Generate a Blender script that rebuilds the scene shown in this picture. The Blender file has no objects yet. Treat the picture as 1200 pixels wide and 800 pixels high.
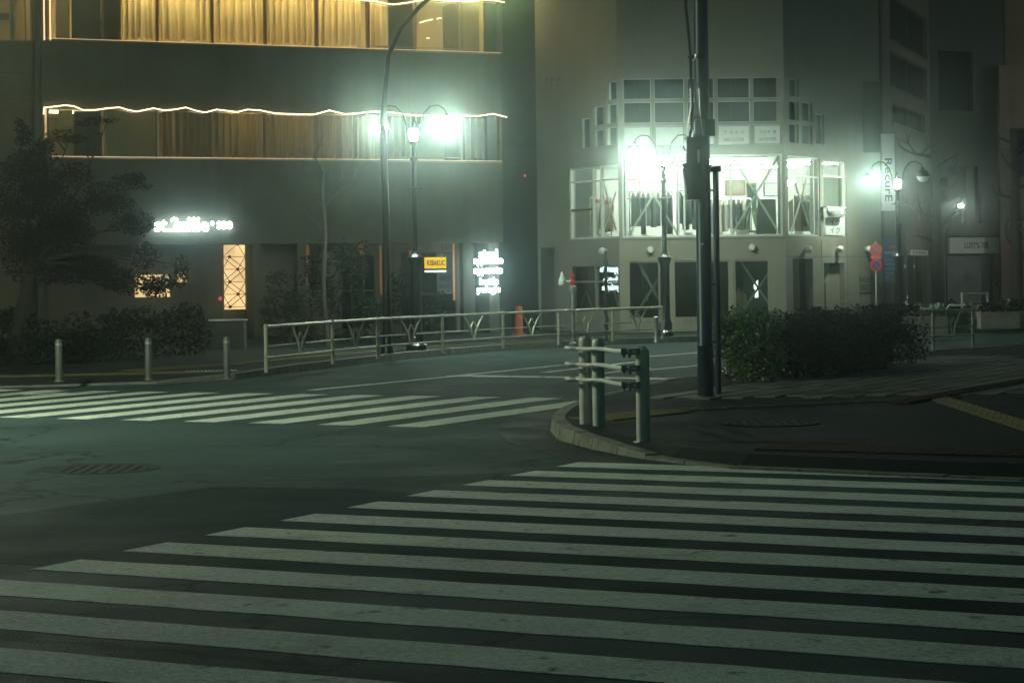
import bpy, math, random
from math import radians as R, sin, cos, pi, sqrt
from mathutils import Vector, Matrix, noise as mnoise
random.seed(7)
SC = bpy.context.scene
COL = SC.collection

# ------------------------------------------------------------------ camera
CAMZ, F, ROLL, HOR = 1.6, 2500.0, 0.013, 325.0
cam_d = bpy.data.cameras.new('camera'); cam = bpy.data.objects.new('camera', cam_d); COL.objects.link(cam)
cam.location = (0, 0, CAMZ); cam.rotation_euler = (R(90), ROLL, 0)
cam_d.sensor_width = 36; cam_d.lens = 36 * F / 1200; cam_d.shift_y = -(400 - HOR) / 1200
cam_d.clip_end = 400
SC.camera = cam

# ------------------------------------------------------------------ night sky, faint moon, exposure
W = bpy.data.worlds.new("World"); SC.world = W; W.use_nodes = True
wn, wl = W.node_tree.nodes, W.node_tree.links
bg = wn['Background']
sky = wn.new('ShaderNodeTexSky'); sky.sky_type = 'NISHITA'; sky.sun_disc = False
MOON_EL, MOON_AZ = R(38), R(250)
sky.sun_elevation = MOON_EL; sky.sun_rotation = MOON_AZ
tint = wn.new('ShaderNodeMix'); tint.data_type = 'RGBA'; tint.blend_type = 'MIX'
tint.inputs[0].default_value = 0.97
wl.new(sky.outputs[0], tint.inputs[6]); tint.inputs[7].default_value = (0.07, 0.92, 1.0, 1)   # city glow on the night sky
wl.new(tint.outputs[2], bg.inputs[0]); bg.inputs[1].default_value = 0.030
sd = bpy.data.lights.new('moon', 'SUN'); so = bpy.data.objects.new('moon', sd); COL.objects.link(so)
sd.energy = 0.02; sd.angle = R(0.5); sd.color = (0.85, 0.95, 1.0)
so.rotation_euler = (R(90) - MOON_EL, 0, R(180) - MOON_AZ)
VS = SC.view_settings
VS.view_transform = 'Standard'; VS.look = 'None'; VS.exposure = 0.0; VS.gamma = 1
CY = SC.cycles
CY.use_denoising = True; CY.denoiser = 'OPENIMAGEDENOISE'
CY.max_bounces = 6; CY.diffuse_bounces = 3; CY.glossy_bounces = 3; CY.volume_bounces = 0
CY.transparent_max_bounces = 12; CY.sample_clamp_indirect = 4; CY.caustics_reflective = False; CY.caustics_refractive = False
LAMP, LAMP_C = 460.0, (0.80, 1.0, 0.84)

# ------------------------------------------------------------------ picture ray helpers (only to find where things stand)
_c, _s = cos(ROLL), sin(ROLL)
def ray(u, v):
    a = (u - 600) / F; b = (HOR - v) / F
    return a * _c + b * _s, -a * _s + b * _c
def g(u, v, z=0.0):
    x, zz = ray(u, v); Y = (z - CAMZ) / zz
    return x * Y, Y
def at(u, v, Y):
    x, z = ray(u, v); return Vector((x * Y, Y, CAMZ + z * Y))

# ------------------------------------------------------------------ materials
def nd(nt, t, **k):
    n = nt.nodes.new(t)
    for a, b in k.items(): setattr(n, a, b)
    return n
def mat(name, col, rough=0.6, metal=0.0, var=0.25, scale=6.0, bump=0.0, bscale=60.0, spots=None, coat=0.0, coords='Object'):
    m = bpy.data.materials.new(name); m.use_nodes = True; nt = m.node_tree; L = nt.links
    p = nt.nodes['Principled BSDF']; p.inputs['Roughness'].default_value = rough; p.inputs['Metallic'].default_value = metal
    if coat: p.inputs['Coat Weight'].default_value = coat
    tc = nd(nt, 'ShaderNodeTexCoord')
    n1 = nd(nt, 'ShaderNodeTexNoise'); n1.inputs['Scale'].default_value = scale; n1.inputs['Detail'].default_value = 8; n1.inputs['Roughness'].default_value = 0.65
    L.new(tc.outputs[coords], n1.inputs['Vector'])
    cr = nd(nt, 'ShaderNodeValToRGB')
    cr.color_ramp.elements[0].position = 0.3; cr.color_ramp.elements[1].position = 0.7
    cr.color_ramp.elements[0].color = (*[c * (1 - var) for c in col], 1); cr.color_ramp.elements[1].color = (*[min(1, c * (1 + var)) for c in col], 1)
    L.new(n1.outputs[0], cr.inputs[0]); out = cr.outputs[0]
    if spots:                                     # (colour, scale, threshold, softness)
        for (c2, sc2, th, so_) in spots:
            n2 = nd(nt, 'ShaderNodeTexNoise'); n2.inputs['Scale'].default_value = sc2; n2.inputs['Detail'].default_value = 6; n2.inputs['Roughness'].default_value = 0.7
            L.new(tc.outputs[coords], n2.inputs['Vector'])
            r2 = nd(nt, 'ShaderNodeMapRange'); r2.inputs[1].default_value = th; r2.inputs[2].default_value = th + so_
            L.new(n2.outputs[0], r2.inputs[0])
            mx = nd(nt, 'ShaderNodeMix', data_type='RGBA'); L.new(r2.outputs[0], mx.inputs[0]); L.new(out, mx.inputs[6]); mx.inputs[7].default_value = (*c2, 1)
            out = mx.outputs[2]
    L.new(out, p.inputs['Base Color'])
    rr = nd(nt, 'ShaderNodeMapRange'); rr.inputs[3].default_value = max(0.03, rough - 0.1); rr.inputs[4].default_value = min(1, rough + 0.12)
    L.new(n1.outputs[0], rr.inputs[0]); L.new(rr.outputs[0], p.inputs['Roughness'])
    if bump:
        n3 = nd(nt, 'ShaderNodeTexNoise'); n3.inputs['Scale'].default_value = bscale; n3.inputs['Detail'].default_value = 4
        L.new(tc.outputs[coords], n3.inputs['Vector'])
        b = nd(nt, 'ShaderNodeBump'); b.inputs['Strength'].default_value = bump; b.inputs['Distance'].default_value = 0.02
        L.new(n3.outputs[0], b.inputs['Height']); L.new(b.outputs[0], p.inputs['Normal'])
    return m
def add_streaks(m, amount=.45):
    nt = m.node_tree; L = nt.links; p = nt.nodes['Principled BSDF']; src = p.inputs['Base Color'].links[0].from_socket
    tc = nd(nt, 'ShaderNodeTexCoord'); mp = nd(nt, 'ShaderNodeMapping'); mp.inputs['Scale'].default_value = (2.6, 2.6, .16); L.new(tc.outputs['Object'], mp.inputs[0])
    n = nd(nt, 'ShaderNodeTexNoise'); n.inputs['Scale'].default_value = 1.0; n.inputs['Detail'].default_value = 9; n.inputs['Roughness'].default_value = .7; L.new(mp.outputs[0], n.inputs['Vector'])
    q = nd(nt, 'ShaderNodeMapRange'); q.inputs[1].default_value = .48; q.inputs[2].default_value = .72; q.inputs[4].default_value = amount; L.new(n.outputs[0], q.inputs[0])
    mx = nd(nt, 'ShaderNodeMix', data_type='RGBA', blend_type='MULTIPLY'); L.new(q.outputs[0], mx.inputs[0]); L.new(src, mx.inputs[6]); mx.inputs[7].default_value = (.35, .33, .28, 1); L.new(mx.outputs[2], p.inputs['Base Color'])
def emit(name, col, strength, sampling=True, var=0.0, scale=2.0):
    m = bpy.data.materials.new(name); m.use_nodes = True; nt = m.node_tree
    p = nt.nodes['Principled BSDF']; p.inputs['Base Color'].default_value = (*[c * 0.5 for c in col], 1)
    p.inputs['Emission Color'].default_value = (*col, 1); p.inputs['Emission Strength'].default_value = strength
    if var:
        tc = nd(nt, 'ShaderNodeTexCoord'); n = nd(nt, 'ShaderNodeTexNoise'); n.inputs['Scale'].default_value = scale
        nt.links.new(tc.outputs['Object'], n.inputs['Vector'])
        r = nd(nt, 'ShaderNodeMapRange'); r.inputs[1].default_value = .3; r.inputs[2].default_value = .7
        r.inputs[3].default_value = strength * (1 - var); r.inputs[4].default_value = strength * (1 + var)
        nt.links.new(n.outputs[0], r.inputs[0]); nt.links.new(r.outputs[0], p.inputs['Emission Strength'])
    if not sampling:
        try: m.cycles.emission_sampling = 'NONE'
        except Exception: pass
    return m
def glass(name, tintc=(0.85, 0.92, 0.88), gloss=0.10, rough=0.03):
    m = bpy.data.materials.new(name); m.use_nodes = True; nt = m.node_tree; L = nt.links
    nt.nodes.remove(nt.nodes['Principled BSDF']); o = nt.nodes['Material Output']
    t = nd(nt, 'ShaderNodeBsdfTransparent'); t.inputs[0].default_value = (*tintc, 1)
    q = nd(nt, 'ShaderNodeBsdfGlossy'); q.inputs['Roughness'].default_value = rough; q.inputs[0].default_value = (1, 1, 1, 1)
    lw = nd(nt, 'ShaderNodeLayerWeight'); lw.inputs[0].default_value = .5
    pw = nd(nt, 'ShaderNodeMath', operation='POWER'); pw.inputs[1].default_value = 6; L.new(lw.outputs['Facing'], pw.inputs[0])
    ma = nd(nt, 'ShaderNodeMath', operation='MULTIPLY_ADD'); ma.inputs[1].default_value = .6; ma.inputs[2].default_value = gloss * .5; L.new(pw.outputs[0], ma.inputs[0])
    mx = nd(nt, 'ShaderNodeMixShader'); L.new(ma.outputs[0], mx.inputs[0]); L.new(t.outputs[0], mx.inputs[1]); L.new(q.outputs[0], mx.inputs[2])
    L.new(mx.outputs[0], o.inputs[0]); return m
def cloth(name, col, trans=0.5):
    m = bpy.data.materials.new(name); m.use_nodes = True; nt = m.node_tree; L = nt.links
    nt.nodes.remove(nt.nodes['Principled BSDF']); o = nt.nodes['Material Output']
    tc = nd(nt, 'ShaderNodeTexCoord'); n = nd(nt, 'ShaderNodeTexNoise'); n.inputs['Scale'].default_value = 3
    L.new(tc.outputs['Object'], n.inputs['Vector'])
    cr = nd(nt, 'ShaderNodeValToRGB'); cr.color_ramp.elements[0].color = (*[c * .75 for c in col], 1); cr.color_ramp.elements[1].color = (*[min(1, c * 1.15) for c in col], 1)
    L.new(n.outputs[0], cr.inputs[0])
    a = nd(nt, 'ShaderNodeBsdfDiffuse'); b = nd(nt, 'ShaderNodeBsdfTranslucent'); L.new(cr.outputs[0], a.inputs[0]); L.new(cr.outputs[0], b.inputs[0])
    mx = nd(nt, 'ShaderNodeMixShader'); mx.inputs[0].default_value = trans; L.new(a.outputs[0], mx.inputs[1]); L.new(b.outputs[0], mx.inputs[2]); L.new(mx.outputs[0], o.inputs[0]); return m
def road_mat(name, base, rough=0.5, worn=None, cracks=True, grain=90):
    """asphalt: aggregate speckle, broad stains, thin cracks, streaks polished along the traffic"""
    m = mat(name, base, rough, var=0.35, scale=grain, bump=0.55, bscale=70)
    nt = m.node_tree; L = nt.links; p = nt.nodes['Principled BSDF']
    src = p.inputs['Base Color'].links[0].from_socket
    tc = nd(nt, 'ShaderNodeTexCoord')
    def noise(sc, det=6, vec=None):
        n = nd(nt, 'ShaderNodeTexNoise'); n.inputs['Scale'].default_value = sc; n.inputs['Detail'].default_value = det; n.inputs['Roughness'].default_value = .62
        L.new(vec or tc.outputs['Object'], n.inputs['Vector']); return n.outputs[0]
    def blend(fac, c, mode='MIX'):
        nonlocal src
        mx = nd(nt, 'ShaderNodeMix', data_type='RGBA', blend_type=mode); L.new(fac, mx.inputs[0]); L.new(src, mx.inputs[6]); mx.inputs[7].default_value = (*c, 1); src = mx.outputs[2]
    def rng(s, a, b, c=0., d=1.):
        r = nd(nt, 'ShaderNodeMapRange'); r.inputs[1].default_value = a; r.inputs[2].default_value = b; r.inputs[3].default_value = c; r.inputs[4].default_value = d; L.new(s, r.inputs[0]); return r.outputs[0]
    big = noise(0.35)
    blend(rng(big, .42, .68, 0, .5), [c * 1.6 for c in base]); blend(rng(noise(2.6, 9), .55, .72, 0, .55), [c * .45 for c in base]); blend(rng(noise(17, 5), .60, .75, 0, .5), [c * 2.2 for c in base])
    mp = nd(nt, 'ShaderNodeMapping'); mp.inputs['Rotation'].default_value = (0, 0, R(27)); mp.inputs['Scale'].default_value = (0.25, 2.2, 1); L.new(tc.outputs['Object'], mp.inputs['Vector'])
    blend(rng(noise(1.3, 5, mp.outputs[0]), .50, .8, 0, .45), [c * .5 for c in base])
    if cracks:
        v = nd(nt, 'ShaderNodeTexVoronoi', feature='DISTANCE_TO_EDGE'); v.inputs['Scale'].default_value = 0.33
        nz = nd(nt, 'ShaderNodeTexNoise'); nz.inputs['Scale'].default_value = 1.6; nz.inputs['Detail'].default_value = 8; L.new(tc.outputs['Object'], nz.inputs['Vector'])
        ad = nd(nt, 'ShaderNodeVectorMath', operation='MULTIPLY_ADD'); ad.inputs[1].default_value = (1.2, 1.2, 0); L.new(nz.outputs[1], ad.inputs[0]); L.new(tc.outputs['Object'], ad.inputs[2])
        L.new(ad.outputs[0], v.inputs['Vector'])
        blend(rng(v.outputs['Distance'], .004, .012, .75, 0), [c * .25 for c in base])
    L.new(src, p.inputs['Base Color']); p.inputs['Specular IOR Level'].default_value = .03
    if worn:                                     # paint worn down to the asphalt in patches
        wcol, th = worn
        blend(rng(noise(5, 10), th, th + .10), wcol); blend(rng(noise(34, 4), .60, .68, 0, .75), wcol); L.new(src, p.inputs['Base Color'])
    rr = rng(noise(1.1, 9), .34, .66, rough - .11, rough + .10); L.new(rr, p.inputs['Roughness'])
    return m

M = {}
M['asphalt'] = road_mat('asphalt', (.044, .066, .064), .72)
M['asphalt_new'] = road_mat('asphalt_new', (.015, .034, .034), .75, cracks=False)
M['asphalt_walk'] = road_mat('asphalt_walk', (.028, .034, .032), .8, cracks=False)
M['gutter'] = road_mat('gutter', (.032, .040, .038), .62, cracks=False, grain=40)
M['paint'] = road_mat('paint', (.50, .52, .46), .78, worn=((.10, .105, .095), .60), cracks=False, grain=25)
M['paint_line'] = road_mat('paint_line', (.55, .56, .52), .5, worn=((.08, .08, .08), .56), cracks=False, grain=30)
M['concrete'] = mat('concrete', (.098, .092, .066), .8, var=.22, scale=1.2, bump=.25, bscale=25, spots=[((.12, .12, .10), .5, .52, .25)])
M['brown_concrete'] = mat('brown_concrete', (.15, .115, .075), .8, var=.25, scale=2, bump=.3, bscale=18, spots=[((.17, .13, .09), .8, .52, .3)])
M['kerb'] = mat('kerb', (.20, .20, .165), .8, var=.3, scale=5, bump=.5, bscale=45, spots=[((.08, .08, .07), 3, .55, .15)])
M['cream'] = mat('cream', (.225, .21, .155), .75, var=.10, scale=.8, bump=.12, bscale=40, spots=[((.31, .30, .24), .45, .5, .4)])
M['white_steel'] = mat('white_steel', (.55, .56, .50), .45, var=.12, scale=4)
M['dark_steel'] = mat('dark_steel', (.012, .016, .016), .32, .3, var=.3, scale=8, coat=.3)
M['blue_pole'] = mat('blue_pole', (.022, .046, .066), .38, .2, var=.3, scale=3, spots=[((.02, .03, .035), 4, .6, .15)])
M['post'] = mat('post', (.60, .60, .53), .40, .1, var=.14, scale=7, spots=[((.25, .20, .13), 9, .66, .1)])
M['bollard'] = mat('bollard', (.13, .14, .125), .5, .2, var=.25, scale=8)
M['fence'] = mat('fence', (.50, .50, .37), .45, .2, var=.25, scale=6, spots=[((.16, .13, .09), 10, .64, .1)])
M['galv'] = mat('galv', (.40, .41, .39), .42, .6, var=.2, scale=8)
M['bolt'] = mat('bolt', (.22, .225, .21), .5, .3)
M['frame_dark'] = mat('frame_dark', (.05, .045, .035), .45, .3, var=.2)
M['bronze'] = mat('bronze', (.22, .15, .08), .4, .5, var=.2)
M['dark_wall'] = mat('dark_wall', (.036, .040, .035), .8, var=.25, scale=1.2, bump=.2, bscale=30)
M['brown_wall'] = mat('brown_wall', (.12, .095, .07), .8, var=.25, scale=1.5, bump=.25, bscale=25)
M['interior'] = mat('interior', (.75, .76, .72), .8, var=.08, scale=2)
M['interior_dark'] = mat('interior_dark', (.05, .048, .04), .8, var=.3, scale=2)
M['warm_interior'] = mat('warm_interior', (.42, .33, .20), .8, var=.15, scale=2)
M['wood'] = mat('wood', (.16, .085, .035), .5, var=.3, scale=5)
M['glass'] = glass('glass'); M['glass_dark'] = glass('glass_dark', (.28, .33, .30), .015); M['glass_frost'] = glass('glass_frost', (.5, .5, .45), .12, .2)
M['curtain'] = cloth('curtain', (.62, .51, .31), .55); M['curtain_dim'] = cloth('curtain_dim', (.44, .34, .20), .5)
M['blind'] = cloth('blind', (.50, .42, .28), .45)
M['leaf'] = mat('leaf', (.075, .15, .038), .36, var=.5, scale=3)
M['leaf_dark'] = mat('leaf_dark', (.018, .033, .018), .55, var=.5, scale=3)
M['leaf_red'] = mat('leaf_red', (.018, .013, .011), .55, var=.45, scale=3)
M['bark'] = mat('bark', (.045, .038, .030), .85, var=.4, scale=9, bump=.7, bscale=20)
M['soil'] = mat('soil', (.03, .027, .02), .9, var=.4, scale=8, bump=.6, bscale=30)
M['paver'] = mat('paver', (.17, .165, .14), .7, var=.25, scale=7, bump=.35, bscale=50)
M['paver_alt'] = mat('paver_alt', (.125, .12, .105), .7, var=.3, scale=6, bump=.35, bscale=50)
M['yellow_tile'] = mat('yellow_tile', (.14, .125, .05), .65, var=.25, scale=9, bump=.2, spots=[((.14, .12, .06), 6, .56, .14)])
M['red_tile'] = mat('red_tile', (.085, .048, .03), .7, var=.3, scale=9, bump=.2)
M['iron'] = mat('iron', (.017, .026, .025), .8, .0, var=.3, scale=12)
M['red'] = mat('red', (.42, .028, .022), .45, var=.12); M['sign_blue'] = mat('sign_blue', (.02, .05, .22), .45, var=.15)
M['sign_white'] = mat('sign_white', (.62, .63, .60), .5, var=.06); M['ink'] = mat('ink', (.03, .035, .035), .6)
M['blue_board'] = mat('blue_board', (.035, .07, .15), .5, var=.3, scale=5)
M['orange'] = mat('orange', (.40, .085, .03), .5, var=.12)
M['pot'] = mat('pot', (.30, .26, .19), .8, var=.2, scale=8, bump=.2); M['white_pot'] = mat('white_pot', (.65, .64, .6), .4, var=.05)
M['shutter'] = mat('shutter', (.24, .24, .25), .5, .3, var=.2, scale=2, spots=[((.13, .13, .13), 1.5, .55, .25)])
M['cable'] = mat('cable', (.01, .01, .01), .5)
M['chrome'] = mat('chrome', (.7, .7, .68), .2, .9)
M['lamp'] = emit('lamp', LAMP_C, LAMP); M['lantern'] = emit('lantern', (.8, 1, .86), 60.0); M['highway'] = emit('highway', (.74, 1, .50), 200.0)
M['lamp_bright'] = emit('lamp_bright', LAMP_C, LAMP * 1.45)
M['lamp_off'] = mat('lamp_off', (.62, .66, .60), .3, var=.05)
M['letters'] = emit('letters', (.74, .97, 1.0), 17.0)
M['rope'] = emit('rope', (1.0, .74, .42), 4.5); M['tube'] = emit('tube', (1, 1, .90), 115.0); M['warm_tube'] = emit('warm_tube', (1, .72, .34), 200.0)
M['warm_tube_dim'] = emit('warm_tube_dim', (1, .68, .30), 34.0)
M['paper_lit'] = emit('paper_lit', (1, .66, .30), 1.1, var=.35, scale=1.5); M['yellow_lit'] = emit('yellow_lit', (1, .62, .03), 1.0, var=.2, scale=3)
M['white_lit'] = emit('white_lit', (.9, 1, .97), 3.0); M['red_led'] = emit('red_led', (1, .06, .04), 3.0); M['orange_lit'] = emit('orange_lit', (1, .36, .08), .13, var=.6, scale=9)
M['sill_glow'] = emit('sill_glow', (1, .66, .36), 1.0)  # warm glow for the bright line along the sills
M['small_lamp'] = emit('small_lamp', (.95, 1, .92), 300.0)

for k_ in ('concrete', 'brown_concrete', 'dark_wall', 'brown_wall'): add_streaks(M[k_])
add_streaks(M['cream'], .22); add_streaks(M['shutter'], .4)
for k_ in ('leaf_dark', 'leaf_red', 'iron', 'kerb', 'yellow_tile', 'red_tile', 'paver', 'paver_alt', 'concrete', 'brown_concrete'): M[k_].node_tree.nodes['Principled BSDF'].inputs['Specular IOR Level'].default_value = .08
# ------------------------------------------------------------------ builders
ORG = {}
class MB:
    def __init__(s): s.v = []; s.f = []
    def add(s, vs, fs):
        b = len(s.v); s.v.extend(Vector(p) for p in vs); s.f.extend([tuple(b + i for i in f) for f in fs]); return s
    def box(s, c, d, rz=0.0, rx=0.0, ry=0.0, taper=1.0):
        m = Matrix.Rotation(rz, 3, 'Z') @ Matrix.Rotation(ry, 3, 'Y') @ Matrix.Rotation(rx, 3, 'X')
        vs = []
        for z in (-1, 1):
            t = taper if z > 0 else 1
            for x, y in ((-1, -1), (1, -1), (1, 1), (-1, 1)):
                vs.append(Vector(c) + m @ Vector((x * d[0] / 2 * t, y * d[1] / 2 * t, z * d[2] / 2)))
        return s.add(vs, [(3, 2, 1, 0), (4, 5, 6, 7), (0, 1, 5, 4), (1, 2, 6, 5), (2, 3, 7, 6), (3, 0, 4, 7)])
    def hexa(s, p):          # eight corners, bottom ring then top ring
        return s.add(p, [(3, 2, 1, 0), (4, 5, 6, 7), (0, 1, 5, 4), (1, 2, 6, 5), (2, 3, 7, 6), (3, 0, 4, 7)])
    def tube(s, pts, r, n=8, caps=True):
        pts = [Vector(p) for p in pts]; rs = r if isinstance(r, (list, tuple)) else [r] * len(pts)
        vs = []; up = None
        for i, p in enumerate(pts):
            t = (pts[min(i + 1, len(pts) - 1)] - pts[max(i - 1, 0)]).normalized()
            if up is None:
                up = Vector((0, 0, 1)) if abs(t.z) < .9 else Vector((1, 0, 0))
            a = t.cross(up).normalized(); b = a.cross(t).normalized(); up = b
            for k in range(n):
                q = 2 * pi * k / n; vs.append(p + (a * cos(q) + b * sin(q)) * rs[i])
        fs = []
        for i in range(len(pts) - 1):
            for k in range(n):
                fs.append((i * n + k, i * n + (k + 1) % n, (i + 1) * n + (k + 1) % n, (i + 1) * n + k))
        if caps: fs += [tuple(range(n - 1, -1, -1)), tuple((len(pts) - 1) * n + k for k in range(n))]
        return s.add(vs, fs)
    def lathe(s, prof, c=(0, 0, 0), n=16, axis=None):
        """profile of (radius, height) turned about the vertical (or about axis)"""
        c = Vector(c); m = Matrix.Identity(3)
        if axis is not None: m = Vector((0, 0, 1)).rotation_difference(Vector(axis)).to_matrix()
        vs = []; fs = []
        for r, z in prof:
            for k in range(n): vs.append(c + m @ Vector((max(r, 1e-4) * cos(2 * pi * k / n), max(r, 1e-4) * sin(2 * pi * k / n), z)))
        for i in range(len(prof) - 1):
            for k in range(n): fs.append((i * n + k, i * n + (k + 1) % n, (i + 1) * n + (k + 1) % n, (i + 1) * n + k))
        fs += [tuple(range(n - 1, -1, -1)), tuple((len(prof) - 1) * n + k for k in range(n))]
        return s.add(vs, fs)
    def prism(s, poly, z0, z1):
        n = len(poly); vs = [(x, y, z0) for x, y in poly] + [(x, y, z1) for x, y in poly]
        return s.add(vs, [tuple(range(n - 1, -1, -1)), tuple(range(n, 2 * n))] + [(i, (i + 1) % n, n + (i + 1) % n, n + i) for i in range(n)])
    def build(s, name, m, parent=None, smooth=False, local=False, kind=None):
        o = Vector((0, 0, 0)) if (parent is None or local) else ORG.get(parent.name, Vector((0, 0, 0)))
        me = bpy.data.meshes.new(name); me.from_pydata([tuple(p - o) for p in s.v], [], s.f); me.update()
        me.materials.append(M[m] if isinstance(m, str) else m)
        if smooth:
            for p in me.polygons: p.use_smooth = True
            try: me.set_sharp_from_angle(angle=R(42))
            except Exception: pass
        ob = bpy.data.objects.new(name, me); COL.objects.link(ob)
        if parent is not None: ob.parent = parent; ORG[ob.name] = Vector((0, 0, 0)) if local else ORG.get(parent.name, Vector((0, 0, 0)))
        if kind: ob['kind'] = kind
        return ob
def thing(name, label, cat, loc=(0, 0, 0), group=None, rz=0.0):
    o = bpy.data.objects.new(name, None); COL.objects.link(o); o.location = loc; o.rotation_euler = (0, 0, rz); o.empty_display_size = .2
    o['label'] = label; o['category'] = cat
    if group: o['group'] = group
    ORG[o.name] = Vector(loc); return o
def copy_thing(src, loc, label, rz=None, group=None):
    def cp(o, par):
        c = o.copy(); COL.objects.link(c)
        if par is not None: c.parent = par
        for ch in list(kids.get(o.name, [])): cp(ch, c)
        return c
    kids = {}
    def walk(o):
        for ch in [x for x in COL.objects if x.parent == o]: kids.setdefault(o.name, []).append(ch); walk(ch)
    walk(src)
    r = cp(src, None); r.location = loc; r['label'] = label
    if rz is not None: r.rotation_euler = (0, 0, rz)
    if group: r['group'] = group
    return r
def structure(o): o['kind'] = 'structure'; return o
def share(o, name, loc, parent, rz=0.0):
    """a further piece that shares mesh data with o"""
    c = o.copy(); c.name = name; COL.objects.link(c); c.parent = parent; c.location = loc; c.rotation_euler = (0, 0, rz); return c

class Facade:
    def __init__(s, p0, p1):
        s.p = Vector((p0[0], p0[1], 0)); q = Vector((p1[0], p1[1], 0)); s.len = (q - s.p).length; s.d = (q - s.p).normalized(); s.n = Vector((s.d.y, -s.d.x, 0))
    def loc(s, u, v, out=0.0):
        rx, rz = ray(u, v); b = s.p + s.n * out
        t = (rx * b.y - b.x) / (s.d.x - rx * s.d.y); Y = b.y + t * s.d.y
        return t, CAMZ + rz * Y
    def rect(s, u0, v0, u1, v1, out=0.0):
        um, vm = (u0 + u1) / 2, (v0 + v1) / 2
        return (s.loc(u0, vm, out)[0], s.loc(um, v1, out)[1], s.loc(u1, vm, out)[0], s.loc(um, v0, out)[1])
    def pt(s, a, z, out=0.0): q = s.p + s.d * a + s.n * out; return Vector((q.x, q.y, z))
    def box(s, mb, a0, z0, a1, z1, o0, o1):
        lo, hi = min(o0, o1), max(o0, o1)
        return mb.hexa([s.pt(a0, z0, hi), s.pt(a1, z0, hi), s.pt(a1, z0, lo), s.pt(a0, z0, lo), s.pt(a0, z1, hi), s.pt(a1, z1, hi), s.pt(a1, z1, lo), s.pt(a0, z1, lo)])
    def bar(s, mb, a0, z0, a1, z1, out, w=.05, d=.05):
        """a square bar between two points of the facade"""
        A, B = s.pt(a0, z0, out), s.pt(a1, z1, out); t = (B - A).normalized(); e = t.cross(s.n).normalized() * w / 2; f = s.n * d / 2
        return mb.hexa([A + e + f, A - e + f, A - e - f, A + e - f, B + e + f, B - e + f, B - e - f, B + e - f])
    def wall(s, mb, a0, z0, a1, z1, holes=(), th=.25, out=0.0):
        xs = sorted({a0, a1} | {min(max(h[i], a0), a1) for h in holes for i in (0, 2)}); zs = sorted({z0, z1} | {min(max(h[i], z0), z1) for h in holes for i in (1, 3)})
        def hole(i, j):
            if i < 0 or j < 0 or i >= len(xs) - 1 or j >= len(zs) - 1: return True
            cx, cz = (xs[i] + xs[i + 1]) / 2, (zs[j] + zs[j + 1]) / 2
            return any(h[0] < cx < h[2] and h[1] < cz < h[3] for h in holes)
        for i in range(len(xs) - 1):
            for j in range(len(zs) - 1):
                if hole(i, j): continue
                P = lambda a, z, o: s.pt(a, z, out + o)
                A, B, C, D = xs[i], xs[i + 1], zs[j], zs[j + 1]
                mb.add([P(A, C, 0), P(B, C, 0), P(B, D, 0), P(A, D, 0)], [(0, 1, 2, 3)])
                mb.add([P(A, C, -th), P(B, C, -th), P(B, D, -th), P(A, D, -th)], [(3, 2, 1, 0)])
                if hole(i - 1, j): mb.add([P(A, C, 0), P(A, D, 0), P(A, D, -th), P(A, C, -th)], [(0, 1, 2, 3)])
                if hole(i + 1, j): mb.add([P(B, C, 0), P(B, D, 0), P(B, D, -th), P(B, C, -th)], [(3, 2, 1, 0)])
                if hole(i, j - 1): mb.add([P(A, C, 0), P(B, C, 0), P(B, C, -th), P(A, C, -th)], [(3, 2, 1, 0)])
                if hole(i, j + 1): mb.add([P(A, D, 0), P(B, D, 0), P(B, D, -th), P(A, D, -th)], [(0, 1, 2, 3)])
        return mb
    def curtain(s, mb, a0, z0, a1, z1, out, folds, amp=.05, hem=.03):
        n = int(folds * 8); vs = []
        ph = random.random() * 6
        for j in range(2):
            for i in range(n + 1):
                a = a0 + (a1 - a0) * i / n; w = sin(i / 8 * 2 * pi + ph + .8 * sin(i * .13)) * amp * (.7 + .3 * sin(i * .31))
                vs.append(s.pt(a, (z0 + hem * sin(i / 8 * 2 * pi + ph)) if j == 0 else z1, out + w))
        return mb.add(vs, [(i, i + 1, n + 2 + i, n + 1 + i) for i in range(n)])
def text_mb(txt, P, X, Z, width=None, height=None, depth=.02, bold=.0, cx=True, spacing=1.0):
    """letters as real flat-extruded shapes: P centre of the line, X reading direction, Z letter-up direction"""
    c = bpy.data.curves.new('lettering', 'FONT'); c.body = txt; c.size = 1; c.extrude = .5; c.offset = bold; c.resolution_u = 2; c.space_character = spacing
    o = bpy.data.objects.new('lettering', c); COL.objects.link(o)
    dg = bpy.context.evaluated_depsgraph_get(); me = bpy.data.meshes.new_from_object(o.evaluated_get(dg))
    bpy.data.objects.remove(o); bpy.data.curves.remove(c)
    vs = [v.co.copy() for v in me.vertices]; fs = [tuple(p.vertices) for p in me.polygons]; bpy.data.meshes.remove(me)
    if not vs: return MB()
    x0, x1 = min(v.x for v in vs), max(v.x for v in vs); y0, y1 = min(v.y for v in vs), max(v.y for v in vs)
    sx = (width / (x1 - x0)) if width else None; sy = (height / (y1 - y0)) if height else None
    sx = sx or sy; sy = sy or sx
    X = Vector(X).normalized(); Z = Vector(Z).normalized(); N = X.cross(Z)
    mb = MB(); mb.add([Vector(P) + X * ((v.x - (x0 + x1) / 2) * sx) + Z * ((v.y - (y0 + y1) / 2) * sy) + N * (v.z * depth) for v in vs], fs); return mb
UPZ = Vector((0, 0, 1))
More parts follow.
